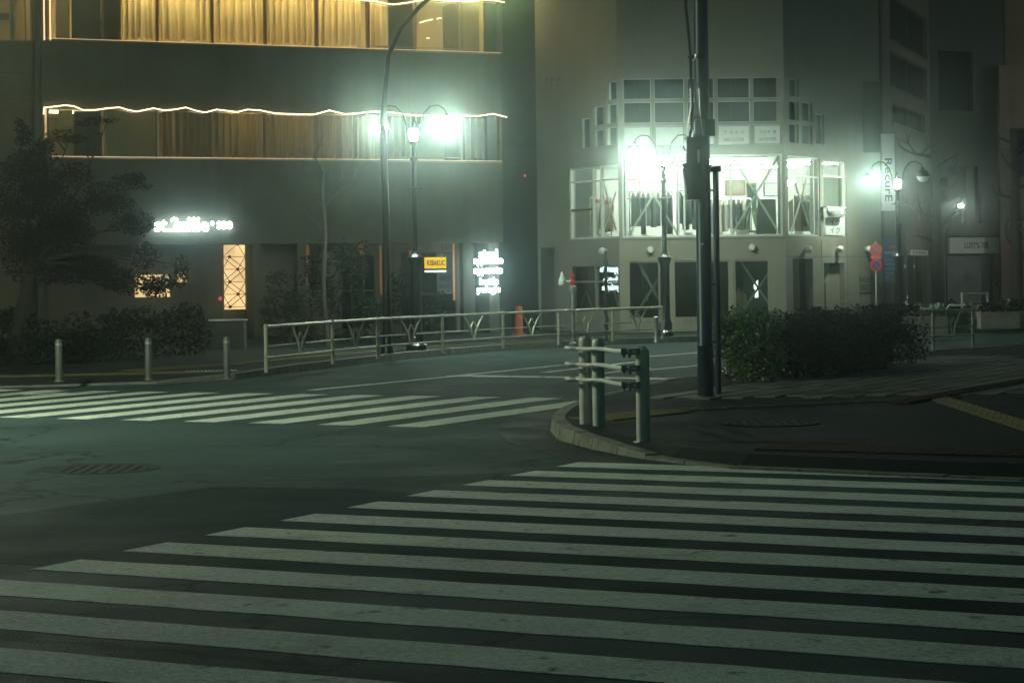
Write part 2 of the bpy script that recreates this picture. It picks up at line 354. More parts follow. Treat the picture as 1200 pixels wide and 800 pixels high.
def leaves_mb(clumps, n, size, seed=1, flat=.35, shell=.45):
    """small folded leaf faces spread through clumps given as (centre, radii, weight)"""
    rnd = random.Random(seed); mb = MB(); tot = sum(c[2] for c in clumps)
    for (c, r, w) in clumps:
        for _ in range(int(n * w / tot)):
            while True:
                p = Vector((rnd.uniform(-1, 1), rnd.uniform(-1, 1), rnd.uniform(-1, 1)))
                l = p.length
                if l <= 1 and (l > shell or rnd.random() < .35): break
            q = Vector(c) + Vector((p.x * r[0], p.y * r[1], p.z * r[2]))
            nz = mnoise.noise(q * 1.7 + Vector((seed, 0, 0)))
            if nz < -.18 and rnd.random() < .7: continue
            a = Vector((rnd.gauss(0, 1), rnd.gauss(0, 1), rnd.gauss(0, .6))).normalized(); b = a.cross(Vector((rnd.gauss(0, 1), rnd.gauss(0, 1), rnd.gauss(0, 1)))).normalized()
            L = size * rnd.uniform(.6, 1.35); wd = L * flat; nn = a.cross(b) * L * .12
            mb.add([q, q + a * L * .5 + b * wd + nn, q + a * L, q + a * L * .5 - b * wd + nn], [(0, 1, 2), (0, 2, 3)])
    return mb
def branch(mb, p, d, L, r, depth, rnd, spread=.6, tips=None, up=.15, knob=0.0):
    pts = [p]; rs = [r]; q = Vector(p); dd = Vector(d).normalized()
    for i in range(4):
        dd = (dd + Vector((rnd.gauss(0, .16), rnd.gauss(0, .16), rnd.gauss(0, .12) + up * .2))).normalized()
        q = q + dd * L / 4; pts.append(q.copy()); rs.append(r * (1 - .11 * (i + 1)))
    if depth == 0 and knob: rs[-1] = r * knob
    mb.tube(pts, rs, 6)
    if depth == 0:
        if tips is not None: tips.append(q)
        return
    for k in range(rnd.choice((2, 3))):
        e = (dd + Vector((rnd.gauss(0, spread), rnd.gauss(0, spread), rnd.gauss(0, spread * .6) + up))).normalized()
        branch(mb, pts[-1 - (k % 2)], e, L * rnd.uniform(.6, .82), rs[-1] * .72, depth - 1, rnd, spread, tips, up, knob)

# ------------------------------------------------------------------ ground, road and its markings
D = Vector((.453, .891, 0)).normalized(); U = Vector((D.y, -D.x, 0))          # along the side road / along the main road
def sheet(poly, z, name, m, parent, jitter=0.0, rnd=None):
    mb = MB(); pts = []
    n = len(poly)
    for i in range(n):
        a, b = Vector(poly[i]), Vector(poly[(i + 1) % n]); k = max(1, int((b - a).length / .35)) if jitter else 1
        for j in range(k):
            p = a.lerp(b, j / k)
            pts.append((p.x + (rnd.uniform(-jitter, jitter) if jitter else 0), p.y + (rnd.uniform(-jitter, jitter) if jitter else 0), z))
    q = len(pts); mb.add(pts + [(x, y, -.01) for x, y, _ in pts], [tuple(range(q))] + [(i, q + i, q + (i + 1) % q, (i + 1) % q) for i in range(q)])
    o = mb.build(name, m, parent)
    bpy.context.view_layer.objects.active = o
    return o
GX0, GX1, GY0, GY1 = -60, 60, -14, 118
road = structure(MB().add([(GX0, GY0, 0), (GX1, GY0, 0), (GX1, GY1, 0), (GX0, GY1, 0)], [(0, 1, 2, 3)]).build('road', 'asphalt'))
rr = random.Random(3)
# dark resurfaced band across the foreground
sheet([g(-60, 612), g(250, 570), g(430, 573), g(640, 592), g(1290, 622), g(1290, 752), g(700, 692), g(563, 695), g(-60, 656)], .0015, 'asphalt_patch', 'asphalt_new', road, .02, rr)
P0 = Vector((-2.72, 11.95, 0))
for k in range(-9, 9):
    a = P0 + D * .846 * k
    if k < -3: a = a - U * .0
    b = a + U * 9.0
    w = D * .45
    sheet([a.xy, b.xy, (b + w).xy, (a + w).xy], .0032, 'crosswalk_stripe', 'paint', road, .012, rr)
Q0 = Vector((-1.36, 23.2, 0))
for k in range(0, 12):
    a = Q0 - U * .905 * k
    b = a + U * .45
    w = D * 5.3
    sheet([a.xy, b.xy, (b + w).xy, (a + w).xy], .0032, 'crosswalk_stripe', 'paint', road, .012, rr)
def line(p, q, w, name='lane_line'):
    p, q = Vector((*p, 0)), Vector((*q, 0)); e = (q - p).normalized(); n = Vector((-e.y, e.x, 0)) * w / 2
    return sheet([(p - n).xy, (q - n).xy, (q + n).xy, (p + n).xy], .0032, name, 'paint_line', road, .006, rr)
line(g(530, 440), g(870, 445), .45, 'stop_line')
line(g(365, 457), g(535, 440.5), .15); line(g(537, 440), g(660, 427.5), .15); line(g(637, 436.3), g(745, 424), .15)
line(g(700, 438), g(760, 431), .15); line(g(745, 434.5), g(820, 428), .15); line(g(755, 418), g(850, 410.5), .15)
line(g(-20, 463.5), g(125, 459), .15)
def manhole(c, r, z, parent):
    m = MB(); prof = [(r, -.01), (r, .004), (r * .93, .006), (r * .9, .002), (r * .2, .002), (r * .18, .005), (0, .005)]
    m.lathe(prof, (c[0], c[1], z), 28)
    for i in range(-4, 5):
        for j in range(-4, 5):
            if (i * i + j * j) ** .5 * .17 * r * 1.2 < r * .84: m.box((c[0] + i * .2 * r, c[1] + j * .2 * r, z + .004), (.07 * r, .12 * r, .003))
    return m.build('manhole_cover', 'iron', parent)
manhole(g(120, 549), .50, -.001, road)
# ragged gutter round the near corner
sheet([g(583, 507), g(588, 497), g(620, 484), g(690, 469), g(775, 452), g(800, 455), g(700, 478), g(655, 492), g(642, 506), g(655, 519), g(690, 529), g(745, 545), g(700, 546), g(640, 533), g(600, 519)], .003, 'gutter', 'gutter', road, .03, rr)

# ------------------------------------------------------------------ pavements with kerb stones
def kerb_run(pts, hs, parent, w=.16, step=.62, m='kerb'):
    """kerb stones one by one along a line of points; the pavement lies to the right of the direction of travel"""
    P = [Vector((*p, 0)) for p in pts]; acc = [0]
    for i in range(len(P) - 1): acc.append(acc[-1] + (P[i + 1] - P[i]).length)
    def sample(s):
        for i in range(len(P) - 1):
            if s <= acc[i + 1] or i == len(P) - 2:
                t = (s - acc[i]) / (acc[i + 1] - acc[i]); return P[i].lerp(P[i + 1], t), hs[i] + (hs[i + 1] - hs[i]) * min(1, t)
    n = int(acc[-1] / step)
    for k in range(n):
        a, ha = sample(k * step + .008); b, hb = sample((k + 1) * step - .008)
        e = (b - a).normalized(); nn = Vector((e.y, -e.x, 0)); j = rr.uniform(-.006, .006)
        up = lambda p, h, o: p + nn * o + UPZ * h
        MB().hexa([up(a, -.05, 0), up(b, -.05, 0), up(b, -.05, w), up(a, -.05, w), up(a, ha + j, .025), up(b, hb + j, .025), up(b, hb + j, w), up(a, ha + j, w)]).build('kerb_stone', m, parent)
def pavement(name, kerb, hs, back, ztop, m, inset=.16, ring=.12):
    """pavement slab: slopes from the kerb top to ztop over the ring, then flat"""
    mb = MB(); K = [Vector((*p, 0)) for p in kerb]; n = len(K); r1, r2 = [], []
    for i in range(n):
        e = (K[min(i + 1, n - 1)] - K[max(i - 1, 0)]).normalized(); nn = Vector((e.y, -e.x, 0))
        r1.append(K[i] + nn * inset + UPZ * (hs[i] - .006)); r2.append(K[i] + nn * (inset + ring) + UPZ * ztop)
    mb.add(r1 + r2, [(i, n + i, n + i + 1, i + 1) for i in range(n - 1)])
    mb.add([p for p in r2] + [Vector((*b, ztop)) for b in back], [tuple(range(n + len(back)))[::-1]])
    return structure(mb.build(name, m))
NZ = .11
near_k = [(30, 62), (14, 46.6), (10.3, 43.2), (8, 40.6), (5.5, 36.9), (3.49, 33.6), (2.04, 30.2), (.98, 26.6), (.52, 24.3), (.36, 22.4), (.42, 21.0), (.66, 19.9), (.9, 19.2), (1.2, 18.4), (1.75, 17.55), (2.7, 16.9), (3.85, 16.2), (7, 14.6), (16, 10)]
near_h = [.12] * 9 + [.13, .13, .11, .07, .03, .02, .02, .02, .02, .08]
near = pavement('sidewalk', near_k[::-1][::-1], near_h, [(40, 10), (45, 62)][::1], NZ, 'asphalt_walk') if False else None
def rev(l): return list(reversed(l))
near = pavement('sidewalk', near_k[:], near_h[:], [], NZ, 'asphalt_walk') if False else None
# travel from the right end of the main road side to the far end keeps the pavement on the right hand
near = pavement('near_sidewalk', rev(near_k), rev(near_h), [(50, 62), (50, 10)], NZ, 'asphalt_walk')
kerb_run(rev(near_k), rev(near_h), near)
FZ = .12
far_k = [(-58, 32.2), (-20, 32.4), (-9, 32.6), (-7.2, 33.0), (-5.6, 33.5), (-4.5, 34.6), (-3.7, 37.2), (-2.1, 42.4), (-.1, 46.9), (2.2, 49.5), (4.5, 51.2), (8.5, 53.4), (13.5, 56.2), (30, 66)]
far_h = [.03, .03, .03, .03, .04, .10] + [.14] * 8
far = pavement('far_sidewalk', [(x, y) for x, y in far_k][::-1], far_h[::-1], [(-58, 116), (58, 116), (58, 66)], FZ, 'paver_alt') if False else None
mbf = MB(); 
def far_slab():
    K = [Vector((*p, 0)) for p in far_k]; n = len(K); r1, r2 = [], []
    for i in range(n):
        e = (K[min(i + 1, n - 1)] - K[max(i - 1, 0)]).normalized(); nn = Vector((-e.y, e.x, 0))
        r1.append(K[i] + nn * .16 + UPZ * (far_h[i] - .006)); r2.append(K[i] + nn * .34 + UPZ * FZ)
    mb = MB(); mb.add(r1 + r2, [(i, i + 1, n + i + 1, n + i) for i in range(n - 1)])
    mb.add(r2 + [Vector((58, 66, FZ)), Vector((58, 116, FZ)), Vector((-58, 116, FZ))], [tuple(range(n + 3))])
    return structure(mb.build('far_sidewalk', 'asphalt_walk'))
far = far_slab()
def far_kerb():
    P = [Vector((*p, 0)) for p in far_k[1:]]; H = far_h[1:]; 
    for i in range(len(P) - 1):
        L = (P[i + 1] - P[i]).length; e = (P[i + 1] - P[i]).normalized(); nn = Vector((-e.y, e.x, 0)); n = max(1, int(L / .9))
        for k in range(n):
            a = P[i] + e * (L * k / n + .008); b = P[i] + e * (L * (k + 1) / n - .008)
            ha = H[i] + (H[i + 1] - H[i]) * k / n; hb = H[i] + (H[i + 1] - H[i]) * (k + 1) / n
            up = lambda p, h, o: p + nn * o + UPZ * h
            MB().hexa([up(a, -.05, 0), up(b, -.05, 0), up(b, -.05, .16), up(a, -.05, .16), up(a, ha, .02), up(b, hb, .02), up(b, hb, .16), up(a, ha, .16)]).build('kerb_stone', 'kerb', far)
far_kerb()
manhole(g(902, 496, NZ), .50, NZ + .006, near)
# pavers between the hedge and the tactile line (each a piece), laid along the side road
pv = []
for mm in ('paver', 'paver_alt'):
    mb = MB(); mb.box((0, 0, .006), (.268, .57, .02), taper=.97); o = mb.build('paver', mm, near); o.rotation_euler = (0, 0, math.atan2(D.y, D.x) - pi / 2); pv.append(o)
cells = []
for i in range(-2, 26):
    for j in range(-6, 22):
        p = Vector((2.35, 25.75, 0)) + U * (.30 * i - (.0)) + D * (.60 * j + (.30 if i % 2 else 0))
        q = p + U * .15
        if p.y < 25.62 + (0) or p.x > 8.6: continue
        # stay behind the tactile line and before the hedge
        hx = (p - Vector((2.9, 28.95, 0))).dot(U)
        if p.x < 2.2 and (p.y > 27.2): continue
        if hx < -.35: continue
        cells.append((p.y, p))
cells.sort(key=lambda t: t[0])
first = [True, True]; cells = cells[:296]
for (_, p) in cells:
    k = 1 if rr.random() < .38 else 0; loc = (p.x, p.y, NZ + rr.uniform(-.003, .003))
    if first[k]: pv[k].location = loc; first[k] = False
    else: share(pv[k], 'paver', loc, near, pv[k].rotation_euler[2] + rr.uniform(-.012, .012))
# tactile tiles, bars proud of the tile
def tactile(m, parent, dots=False):
    mb = MB(); mb.box((0, 0, .004), (.294, .294, .016))
    if dots:
        for i in range(5):
            for j in range(5): mb.box((-.12 + .06 * i, -.12 + .06 * j, .014), (.026, .026, .008), taper=.6)
    else:
        for i in range(4): mb.box((-.105 + .07 * i, 0, .015), (.028, .27, .010), taper=.8)
    return mb.build('tactile_tile', m, parent)
def tactile_run(p, q, z, m, parent, rows=1, dots=False, proto=None):
    p, q = Vector((*p, 0)), Vector((*q, 0)); e = (q - p).normalized(); nn = Vector((e.y, -e.x, 0)); rz = math.atan2(e.y, e.x) + pi / 2
    n = max(1, round((q - p).length / .3)); t = proto; new = []
    for k in range(n):
        for r in range(rows):
            w = p + e * .3 * (k + .5) + nn * .3 * (r + .5); loc = (w.x, w.y, z + rr.uniform(-.002, .002))
            if t is None: t = tactile(m, parent, dots); t.location = loc; t.rotation_euler = (0, 0, rz)
            else: share(t, 'tactile_tile', loc, parent, rz)
    return t
ty = tactile_run(g(752, 482, NZ), (5.15, 25.35), NZ, 'yellow_tile', near)
tactile_run((5.15, 25.3), g(1262, 512, NZ), NZ, 'yellow_tile', near, 1, proto=ty)
tactile_run(g(664, 491, NZ), g(752, 482, NZ), NZ + .002, 'yellow_tile', near, 2, True)
tr = tactile_run(g(1036, 473, NZ), g(1230, 440, NZ), NZ + .014, 'red_tile', near, 1)
tactile_run((2.3, 18.62), (9.1, 15.17), NZ, 'red_tile', near, 2, True)
tf = tactile_run((-8.4, 34.35), (-5.2, 35.1), FZ, 'yellow_tile', far, 2, True)
tactile_run((-6.6, 35.7), (-5.3, 37.9), FZ, 'yellow_tile', far, 2, proto=None)
tactile_run((-5.3, 37.6), (-2.6, 44.6), FZ, 'yellow_tile', far, 1)
tactile_run((-2.4, 45.2), (2.6, 52.6), FZ, 'yellow_tile', far, 1)
gr = MB()
for i in range(14): gr.box((-5.35 + .06 * i, 34.98 + .012 * i, FZ + .008), (.03, .5, .012), rz=.2)
gr.build('drain_grating', 'galv', far)

# ------------------------------------------------------------------ corner guard posts with curved rails
bz = .09
bp = [g(686.5, 499, bz), g(702, 501, bz), g(754, 518, bz)]
def guard_post(loc, h, label, ring):
    t = thing('guard_post', label, 'bollard', (*loc, bz), 'cream steel guard posts on the street corner')
    r = .062
    MB().lathe([(r + .03, 0), (r + .03, .008), (r, .012), (r, h - .05), (r * .96, h - .025), (r * .75, h - .006), (r * .3, h + .004), (0, h + .006)], (0, 0, 0), 20).build('post', 'post', t, True, True)
    if ring: MB().lathe([(r + .003, h - .135), (r + .003, h - .12)], (0, 0, 0), 20).build('band', 'red_tile', t, True, True)
    m = MB()
    for k in range(4):
        q = k * pi / 2 + .4; m.lathe([(.011, 0), (.011, .012), (.005, .016)], (cos(q) * .048 * .6, sin(q) * .048 * .6, h + .0), 6)
    m.build('cap_bolt', 'chrome', t, False, True)
    return t
hts = [.905, .890, .855]
g1 = guard_post(bp[0], hts[0], 'cream guard post nearest the far crosswalk, brightly lit on one side', True)
g2 = guard_post(bp[1], hts[1], 'cream guard post standing in the middle of the three corner posts', True)
g3 = guard_post(bp[2], hts[2], 'capped cream guard post nearest the viewer where the curved rails end', False)
for k, (zR, zL) in enumerate(((.825, .785), (.675, .625), (.525, .475))):
    A = Vector((*bp[0], 0)); C = Vector((*bp[2], 0)); Bm = Vector((*bp[1], 0))
    z0, z1 = bz + zL, bz + zR
    lz = lambda t_: z1 + (z0 - z1) * t_
    pts = [Vector((C.x - .03, C.y - .075, z1)), Vector((C.x - .12, C.y - .05, lz(.04))), Vector((C.x - .22, C.y + .45, lz(.28))), Vector((Bm.x + .02, Bm.y - .35, lz(.72))), Vector((Bm.x - .10, Bm.y - .12, lz(.88))), Vector((A.x - .05, A.y - .13, z0)), Vector((A.x - .16, A.y - .05, z0 + .003)), Vector((A.x - .185, A.y + .06, z0 + .006)), Vector((A.x - .11, A.y + .15, z0 + .006))]
    def cr(p, n=6):
        o = []
        for i in range(len(p) - 1):
            a, b, c, d = p[max(i - 1, 0)], p[i], p[i + 1], p[min(i + 2, len(p) - 1)]
            for j in range(n):
                t = j / n; o.append(.5 * ((2 * b) + (c - a) * t + (2 * a - 5 * b + 4 * c - d) * t * t + (3 * b - a - 3 * c + d) * t ** 3))
        o.append(p[-1]); return o
    t = thing('guard_rail', ('topmost', 'middle', 'lowest')[k] + ' of the three curved pale tube rails bolted to the corner posts', 'guard rail', (A.x, A.y, z0), 'curved rails on the corner guard posts')
    MB().tube(cr(pts), .021, 10).build('tube', 'post', t, True)
    m = MB(); m.box((C.x - .075, C.y - .085, z1), (.10, .05, .055)); m.box((C.x - .17, C.y - .045, z1), (.05, .055, .06)); m.build('clamp', 'bolt', t)
    m = MB()
    for px, py, pz in ((C.x - .17, C.y - .05, z1 - .042), (C.x - .12, C.y - .09, z1 - .042), (Bm.x - .10, Bm.y - .14, z0 - .045), (A.x + .03, A.y - .135, z0 - .036)): m.lathe([(.012, -.012), (.012, .01), (.02, .012), (.02, .02)], (px, py, pz), 8)
    m.build('bolt', 'bolt', t)

# ------------------------------------------------------------------ street lamps
def lamp_post(loc, label, rz=0.0, lit=(True, True), H=4.45, lm='lamp'):
    t = thing('street_lamp', label, 'street lamp', loc, 'ornate twin bell street lamps', rz)
    hb = 1.92
    MB().lathe([(.22, 0), (.22, .10), (.16, .16), (.175, .30), (.13, .38), (.12, .5), (.115, hb - .18), (.15, hb - .10), (.17, hb), (.10, hb + .05), (.07, hb + .12)], (0, 0, 0), 16).build('base', 'dark_steel', t, True, True)
    p = MB(); p.lathe([(.062, hb + .1), (.048, H - .55), (.075, H - .52), (.075, H - .47), (.045, H - .44), (.05, H - .22), (.10, H - .14), (.10, H - .12)], (0, 0, 0), 12)
    p.build('pole', 'dark_steel', t, True, True)
    ring = MB(); ring.lathe([(.05, 3.3), (.085, 3.32), (.085, 3.36), (.05, 3.38)], (0, 0, 0), 12); ring.tube([(-.16, 0, 3.34), (.16, 0, 3.34)], .012, 6); ring.build('collar', 'dark_steel', t, True, True)
    MB().lathe([(.07, H - .118), (.085, H - .08), (.088, H + .10), (.07, H + .125)], (0, 0, 0), 16).build('lantern_glass', 'lantern', t, True, True)
    MB().lathe([(.11, H + .128), (.10, H + .15), (.05, H + .20), (.02, H + .27), (.012, H + .33), (0, H + .35)], (0, 0, 0), 14).build('lantern_cap', 'dark_steel', t, True, True)
    for sd, on in ((-1, lit[0]), (1, lit[1])):
        pts = []
        for k in range(15):
            q = k / 14 * pi * 1.05; pts.append((sd * (.09 + .31 * (1 - cos(q))), 0, H - .05 + .62 * sin(q) ** .8 if q < pi else H - .05 + .0))
        pts[-1] = (sd * .71, 0, H + .40)
        pts = [(sd * .08, 0, H - .16), (sd * .13, 0, H + .02), (sd * .15, 0, H + .22), (sd * .22, 0, H + .45), (sd * .36, 0, H + .60), (sd * .52, 0, H + .62), (sd * .65, 0, H + .54), (sd * .70, 0, H + .43)]
        MB().tube(pts, .017, 8).build('arm', 'dark_steel', t, True, True)
        bx = sd * .70
        MB().lathe([(.19, H + .20), (.195, H + .215), (.17, H + .30), (.11, H + .37), (.05, H + .40), (.04, H + .46), (0, H + .47)], (bx, 0, 0), 16).build('bell', 'dark_steel', t, True, True)
        prof = [(.0, H + .05), (.06, H + .062), (.12, H + .10), (.155, H + .15), (.172, H + .198)]
        MB().lathe(prof, (bx, 0, 0), 16).build('bowl', lm if on else 'lamp_off', t, True, True)
    return t
l1 = at(488, 417, 44.2)
lamp_post((l1.x, l1.y, FZ), 'twin bell street lamp beside the tall arched pole at the fence', 0.0, lm='lamp_bright')
l2 = at(780, 402, 52.0)
lamp_post((l2.x, l2.y, FZ), 'twin bell street lamp at the end of the fence before the lit shop', 0.0, H=4.28)
l3 = at(1053, 330, 58)
lamp_post((l3.x, l3.y, FZ), 'far twin bell street lamp with one dark bell beside the vertical white sign', 0.0, (True, False), H=3.87)
# tall arched road lamp
h0 = at(454, 422, 42.0)
t = thing('road_lamp', 'tall dark pole curving over the road with its lit head above the trees', 'street lamp', (h0.x, h0.y, FZ))
hx = h0.x
pts = [Vector((hx, h0.y, FZ)), Vector((hx, h0.y, 1.2)), Vector((hx, h0.y, 3.0)), Vector((hx - .03, h0.y, 4.6)), at(451, 110, 42.0), at(455, 65, 42.0), at(470, 34, 42.0), at(490, 10, 42.0), at(515, -12, 42.0), at(545, -26, 42.0), at(566, -31, 42.0)]
MB().lathe([(.14, 0), (.13, .1), (.105, .2), (.1, .5)], (hx, h0.y, FZ), 14).build('base', 'dark_steel', t, True)
MB().tube(pts, [.088, .086, .075, .065, .055, .05, .047, .044, .042, .04, .04], 12).build('pole', 'dark_steel', t, True)
hp = at(578, -32, 42.0)
MB().lathe([(.03, .10), (.16, .08), (.2, .03), (.18, 0)], (0, 0, 0), 12).v
hd = MB(); hd.hexa([hp + Vector((-.42, -.15, 0)), hp + Vector((.42, -.12, 0)), hp + Vector((.42, .12, 0)), hp + Vector((-.42, .15, 0)), hp + Vector((-.38, -.10, .12)), hp + Vector((.3, -.07, .10)), hp + Vector((.3, .07, .10)), hp + Vector((-.38, .10, .12))]); hd.build('lamp_head', 'dark_steel', t)
MB().box((hp.x + .05, hp.y, hp.z - .035), (.55, .2, .06)).build('lamp_lens', 'highway', t)

# road lamps whose heads hang above the frame: one over the near crosswalk, one over the far one
def road_lamp(base, head, label, power, colour, H):
    t = thing('road_lamp', label, 'street lamp', (*base, 0))
    a, b = Vector((*base, 0)), Vector((*head, 0)); m_ = emit('road_lamp_light', colour, power)
    MB().lathe([(.16, 0), (.15, .1), (.11, .22), (.1, .6)], tuple(a), 14).build('base', 'dark_steel', t, True)
    MB().tube([a, a + UPZ * H * .5, a + UPZ * H * .86, a.lerp(b, .12) + UPZ * H * .96, a.lerp(b, .45) + UPZ * H, b + UPZ * H], [.1, .08, .065, .055, .05, .045], 10).build('pole', 'dark_steel', t, True)
    ang = math.atan2(b.y - a.y, b.x - a.x)
    MB().box(b + UPZ * (H + .03), (.8, .3, .14), rz=ang).build('lamp_head', 'dark_steel', t)
    MB().box(b + UPZ * (H - .13), (.55, .2, .18), rz=ang).build('lamp_lens', m_, t)
road_lamp((-6.5, -4.0), (-2.2, -1.5), 'tall road lamp over the near crosswalk', 62.0, (.80, 1, .46), 11.0)
road_lamp((26.0, 67.0), (23.0, 66.0), 'tall road lamp beyond the shuttered shop', 480.0, (.95, 1, .84), 8.5)
road_lamp((-12.5, 22.6), (-8.3, 23.2), 'tall road lamp arching over the far crosswalk', 1700.0, (.86, 1, .72), 5.6)

# ------------------------------------------------------------------ pedestrian fences
def fence(posts, label, group, zb, leafs=True, H=.74):
    t = thing('pedestrian_fence', label, 'fence', (*posts[0], zb), group)
    n = len(posts)
    for i, p in enumerate(posts):
        MB().tube([(p[0], p[1], zb), (p[0], p[1], zb + H + .04)], .033, 8).build('post', 'fence', t, True)
    for i in range(n - 1):
        a, b = Vector((*posts[i], zb)), Vector((*posts[i + 1], zb)); e = (b - a).normalized(); L = (b - a).length
        P = lambda s, z: a + e * s + UPZ * z
        MB().tube([P(.03, H), P(L - .03, H)], .026, 8).build('top_rail', 'fence', t, True)
        for z in (.42, .24):
            c = .22 if L > 1.4 else .16
            if z == .42:
                for s0, s1 in ((.03, L / 2 - c), (L / 2 + c, L - .03)): MB().tube([P(s0, z), P(s1, z)], .014, 6).build('rail', 'fence', t, True)
            else: MB().tube([P(.03, z), P(L - .03, z)], .017, 6).build('rail', 'fence', t, True)
        for sg in (-1, 1):      # reed leaf ornament in the middle of the panel
            k = min(1, L / 2.2)
            MB().tube([P(L / 2 + sg * .02, .22), P(L / 2 + sg * .10 * k, .42), P(L / 2 + sg * .28 * k, .60), P(L / 2 + sg * .42 * k, .72)], [.013, .022, .018, .010], 6).build('leaf_bar', 'fence', t, True)
            MB().tube([P(L / 2 + sg * .015, .24), P(L / 2 + sg * .13 * k, .47), P(L / 2 + sg * .015, .60)], [.012, .017, .012], 6).build('leaf_bar', 'fence', t, True)
    return t
fp = [g(u, v, FZ) for u, v in ((312, 436.5), (390, 426.5), (443, 420.5), (519, 414), (590, 408.5), (655, 404), (718, 400.3), (776, 397.5))]
fence(fp, 'long cream fence with leaf ornaments along the kerb below the arched pole', 'cream pedestrian fences with leaf ornaments', FZ)
fn = [(7.15, 39.8), (8.05, 40.85), (9.05, 41.95)]
fence(fn, 'short pale fence at the end of the dark hedge', 'cream pedestrian fences with leaf ornaments', NZ)
ff = [g(1128, 385, FZ), g(1158, 384, FZ)]
fence(ff, 'single far fence panel in front of the shuttered shop', 'cream pedestrian fences with leaf ornaments', FZ, H=.9)
# small posts at the left crossing
bl = [('dark', 69, 447), ('plain', 174, 445), ('silver', 266, 444)]
bt = None
for nm, u, v in bl:
    x, y = g(u, v, FZ)
    lab = {'dark': 'dark bollard in the shade at the dim end of the far crosswalk', 'plain': 'grey bollard on the yellow tactile paving at the far crossing', 'silver': 'grey bollard with reflective studs beside the lit drain grating'}[nm]
    if bt is None:
        bt = thing('bollard', lab, 'bollard', (x, y, FZ), 'grey bollards at the far crosswalk')
        MB().lathe([(.075, 0), (.07, .015), (.052, .02), (.05, .60), (.045, .63), (0, .645)], (0, 0, 0), 12).build('post', 'bollard', bt, True, True)
        MB().lathe([(.0525, .54), (.0525, .58)], (0, 0, 0), 12).build('reflector_band', 'galv', bt, True, True)
    else: copy_thing(bt, (x, y, FZ), lab)

# ------------------------------------------------------------------ big utility pole and its slim neighbour
px, py = g(827, 466, NZ)
t = thing('utility_pole', 'thick blue painted steel pole beside the round bush with boxes and cables', 'pole', (px, py, NZ))
MB().lathe([(.13, 0), (.125, .02), (.098, .03), (.095, .62), (.099, .625), (.099, .64), (.092, .65), (.091, 3.0), (.089, 5.2), (.089, 6.0)], (px, py, NZ), 20).build('shaft', 'blue_pole', t, True)
for v in (67, 138, 160):
    zc = at(823, v, py).z; MB().lathe([(.083, -.03), (.10, -.028), (.10, .028), (.083, .03)], (px - .015, py, zc), 16).build('clamp_ring', 'dark_steel', t, True)
zb0, zb1 = at(812, 234, py - .2).z, at(812, 192, py - .2).z
cb = at(813, 212, py - .2)
MB().hexa([cb + Vector((-.08, -.1, zb0 - cb.z)), cb + Vector((.085, -.1, zb0 - cb.z)), cb + Vector((.085, .1, zb0 - cb.z)), cb + Vector((-.08, .1, zb0 - cb.z)), cb + Vector((-.13, -.12, zb1 - cb.z)), cb + Vector((.085, -.12, zb1 - cb.z)), cb + Vector((.085, .12, zb1 - cb.z)), cb + Vector((-.13, .12, zb1 - cb.z))]).build('signal_back', 'dark_steel', t)
cb2 = at(812, 178, py - .15)
MB().box(cb2, (.17, .2, .34)).build('signal_back', 'dark_steel', t)
MB().box(at(819, 200, py - .26), (.03, .02, .5)).build('conduit', 'bronze', t)
MB().tube([at(803, -30, py), at(804, 10, py), at(809, 60, py), at(810.5, 110, py), at(811, 150, py - .1), at(806, 168, py - .12), at(803, 162, py - .12)], .018, 8).build('conduit', 'dark_steel', t, True)
for k, (u0, u1) in enumerate(((816, 812), (819, 822), (826, 818), (809, 806))):
    MB().tube([at(u0, 104, py - .11), at(u0 + 1, 125, py - .13), at(u1, 145, py - .14), at(u1 + 2, 160, py - .14)], .006, 5).build('cable', 'chrome' if k % 2 else 'cable', t, True)
MB().tube([at(800, 172, py - .14), at(803, 178, py - .14), at(808, 174, py - .14), at(815, 168, py - .12)], .010, 6).build('bracket', 'chrome', t, True)
MB().tube([at(822, 66, py), at(806, 67, py - .02)], .012, 6).build('bracket', 'dark_steel', t)
MB().box(at(831, 150, py - .05), (.13, .14, .2)).build('junction_box', 'dark_steel', t)
MB().box(at(823, 286, py - .10), (.035, .02, .022)).build('name_tag', 'sign_white', t)
sx, sy = g(842, 463, NZ)
t = thing('slim_pole', 'slim dark pole with a hooked top close behind the thick blue pole', 'pole', (sx, sy, NZ))
ztop = at(840, 200, sy).z
MB().tube([(sx, sy, NZ), (sx, sy, ztop)], .037, 12).build('shaft', 'blue_pole', t, True)
MB().box((sx - .05, sy, ztop + .02), (.22, .13, .07)).build('cap', 'dark_steel', t)
for v in (223, 333, 401): MB().box(Vector((sx - .09, sy - .02, at(840, v, sy).z)), (.14, .02, .03)).build('bracket', 'dark_steel', t)

# ------------------------------------------------------------------ hedge and bush
def shrub(name, label, cat, clumps, n, size, m, base, seed, group=None, stems=5, h=.5, flat=.4):
    t = thing(name, label, cat, base, group)
    rnd = random.Random(seed); mb = MB()
    for k in range(stems):
        c = clumps[k % len(clumps)][0]; p = Vector((c[0] + rnd.uniform(-.1, .1), c[1] + rnd.uniform(-.1, .1), base[2] - .02))
        branch(mb, p, Vector((rnd.gauss(0, .3), rnd.gauss(0, .3), 1)), h, .018, 1, rnd, .5)
    mb.build('stem', 'bark', t)
    leaves_mb(clumps, n, size, seed, flat).build('foliage', m, t)
    return t
hb = Vector((3.12, 29.6, 0))
rnd = random.Random(5)
cl = [((3.2, 29.75, .62), (.52, .5, .56), 3.0)] + [((3.2 + rnd.uniform(-.42, .42), 29.6 + rnd.uniform(-.3, .3), .45 + rnd.uniform(-.2, .5)), (.26, .26, .24), .6) for _ in range(11)]
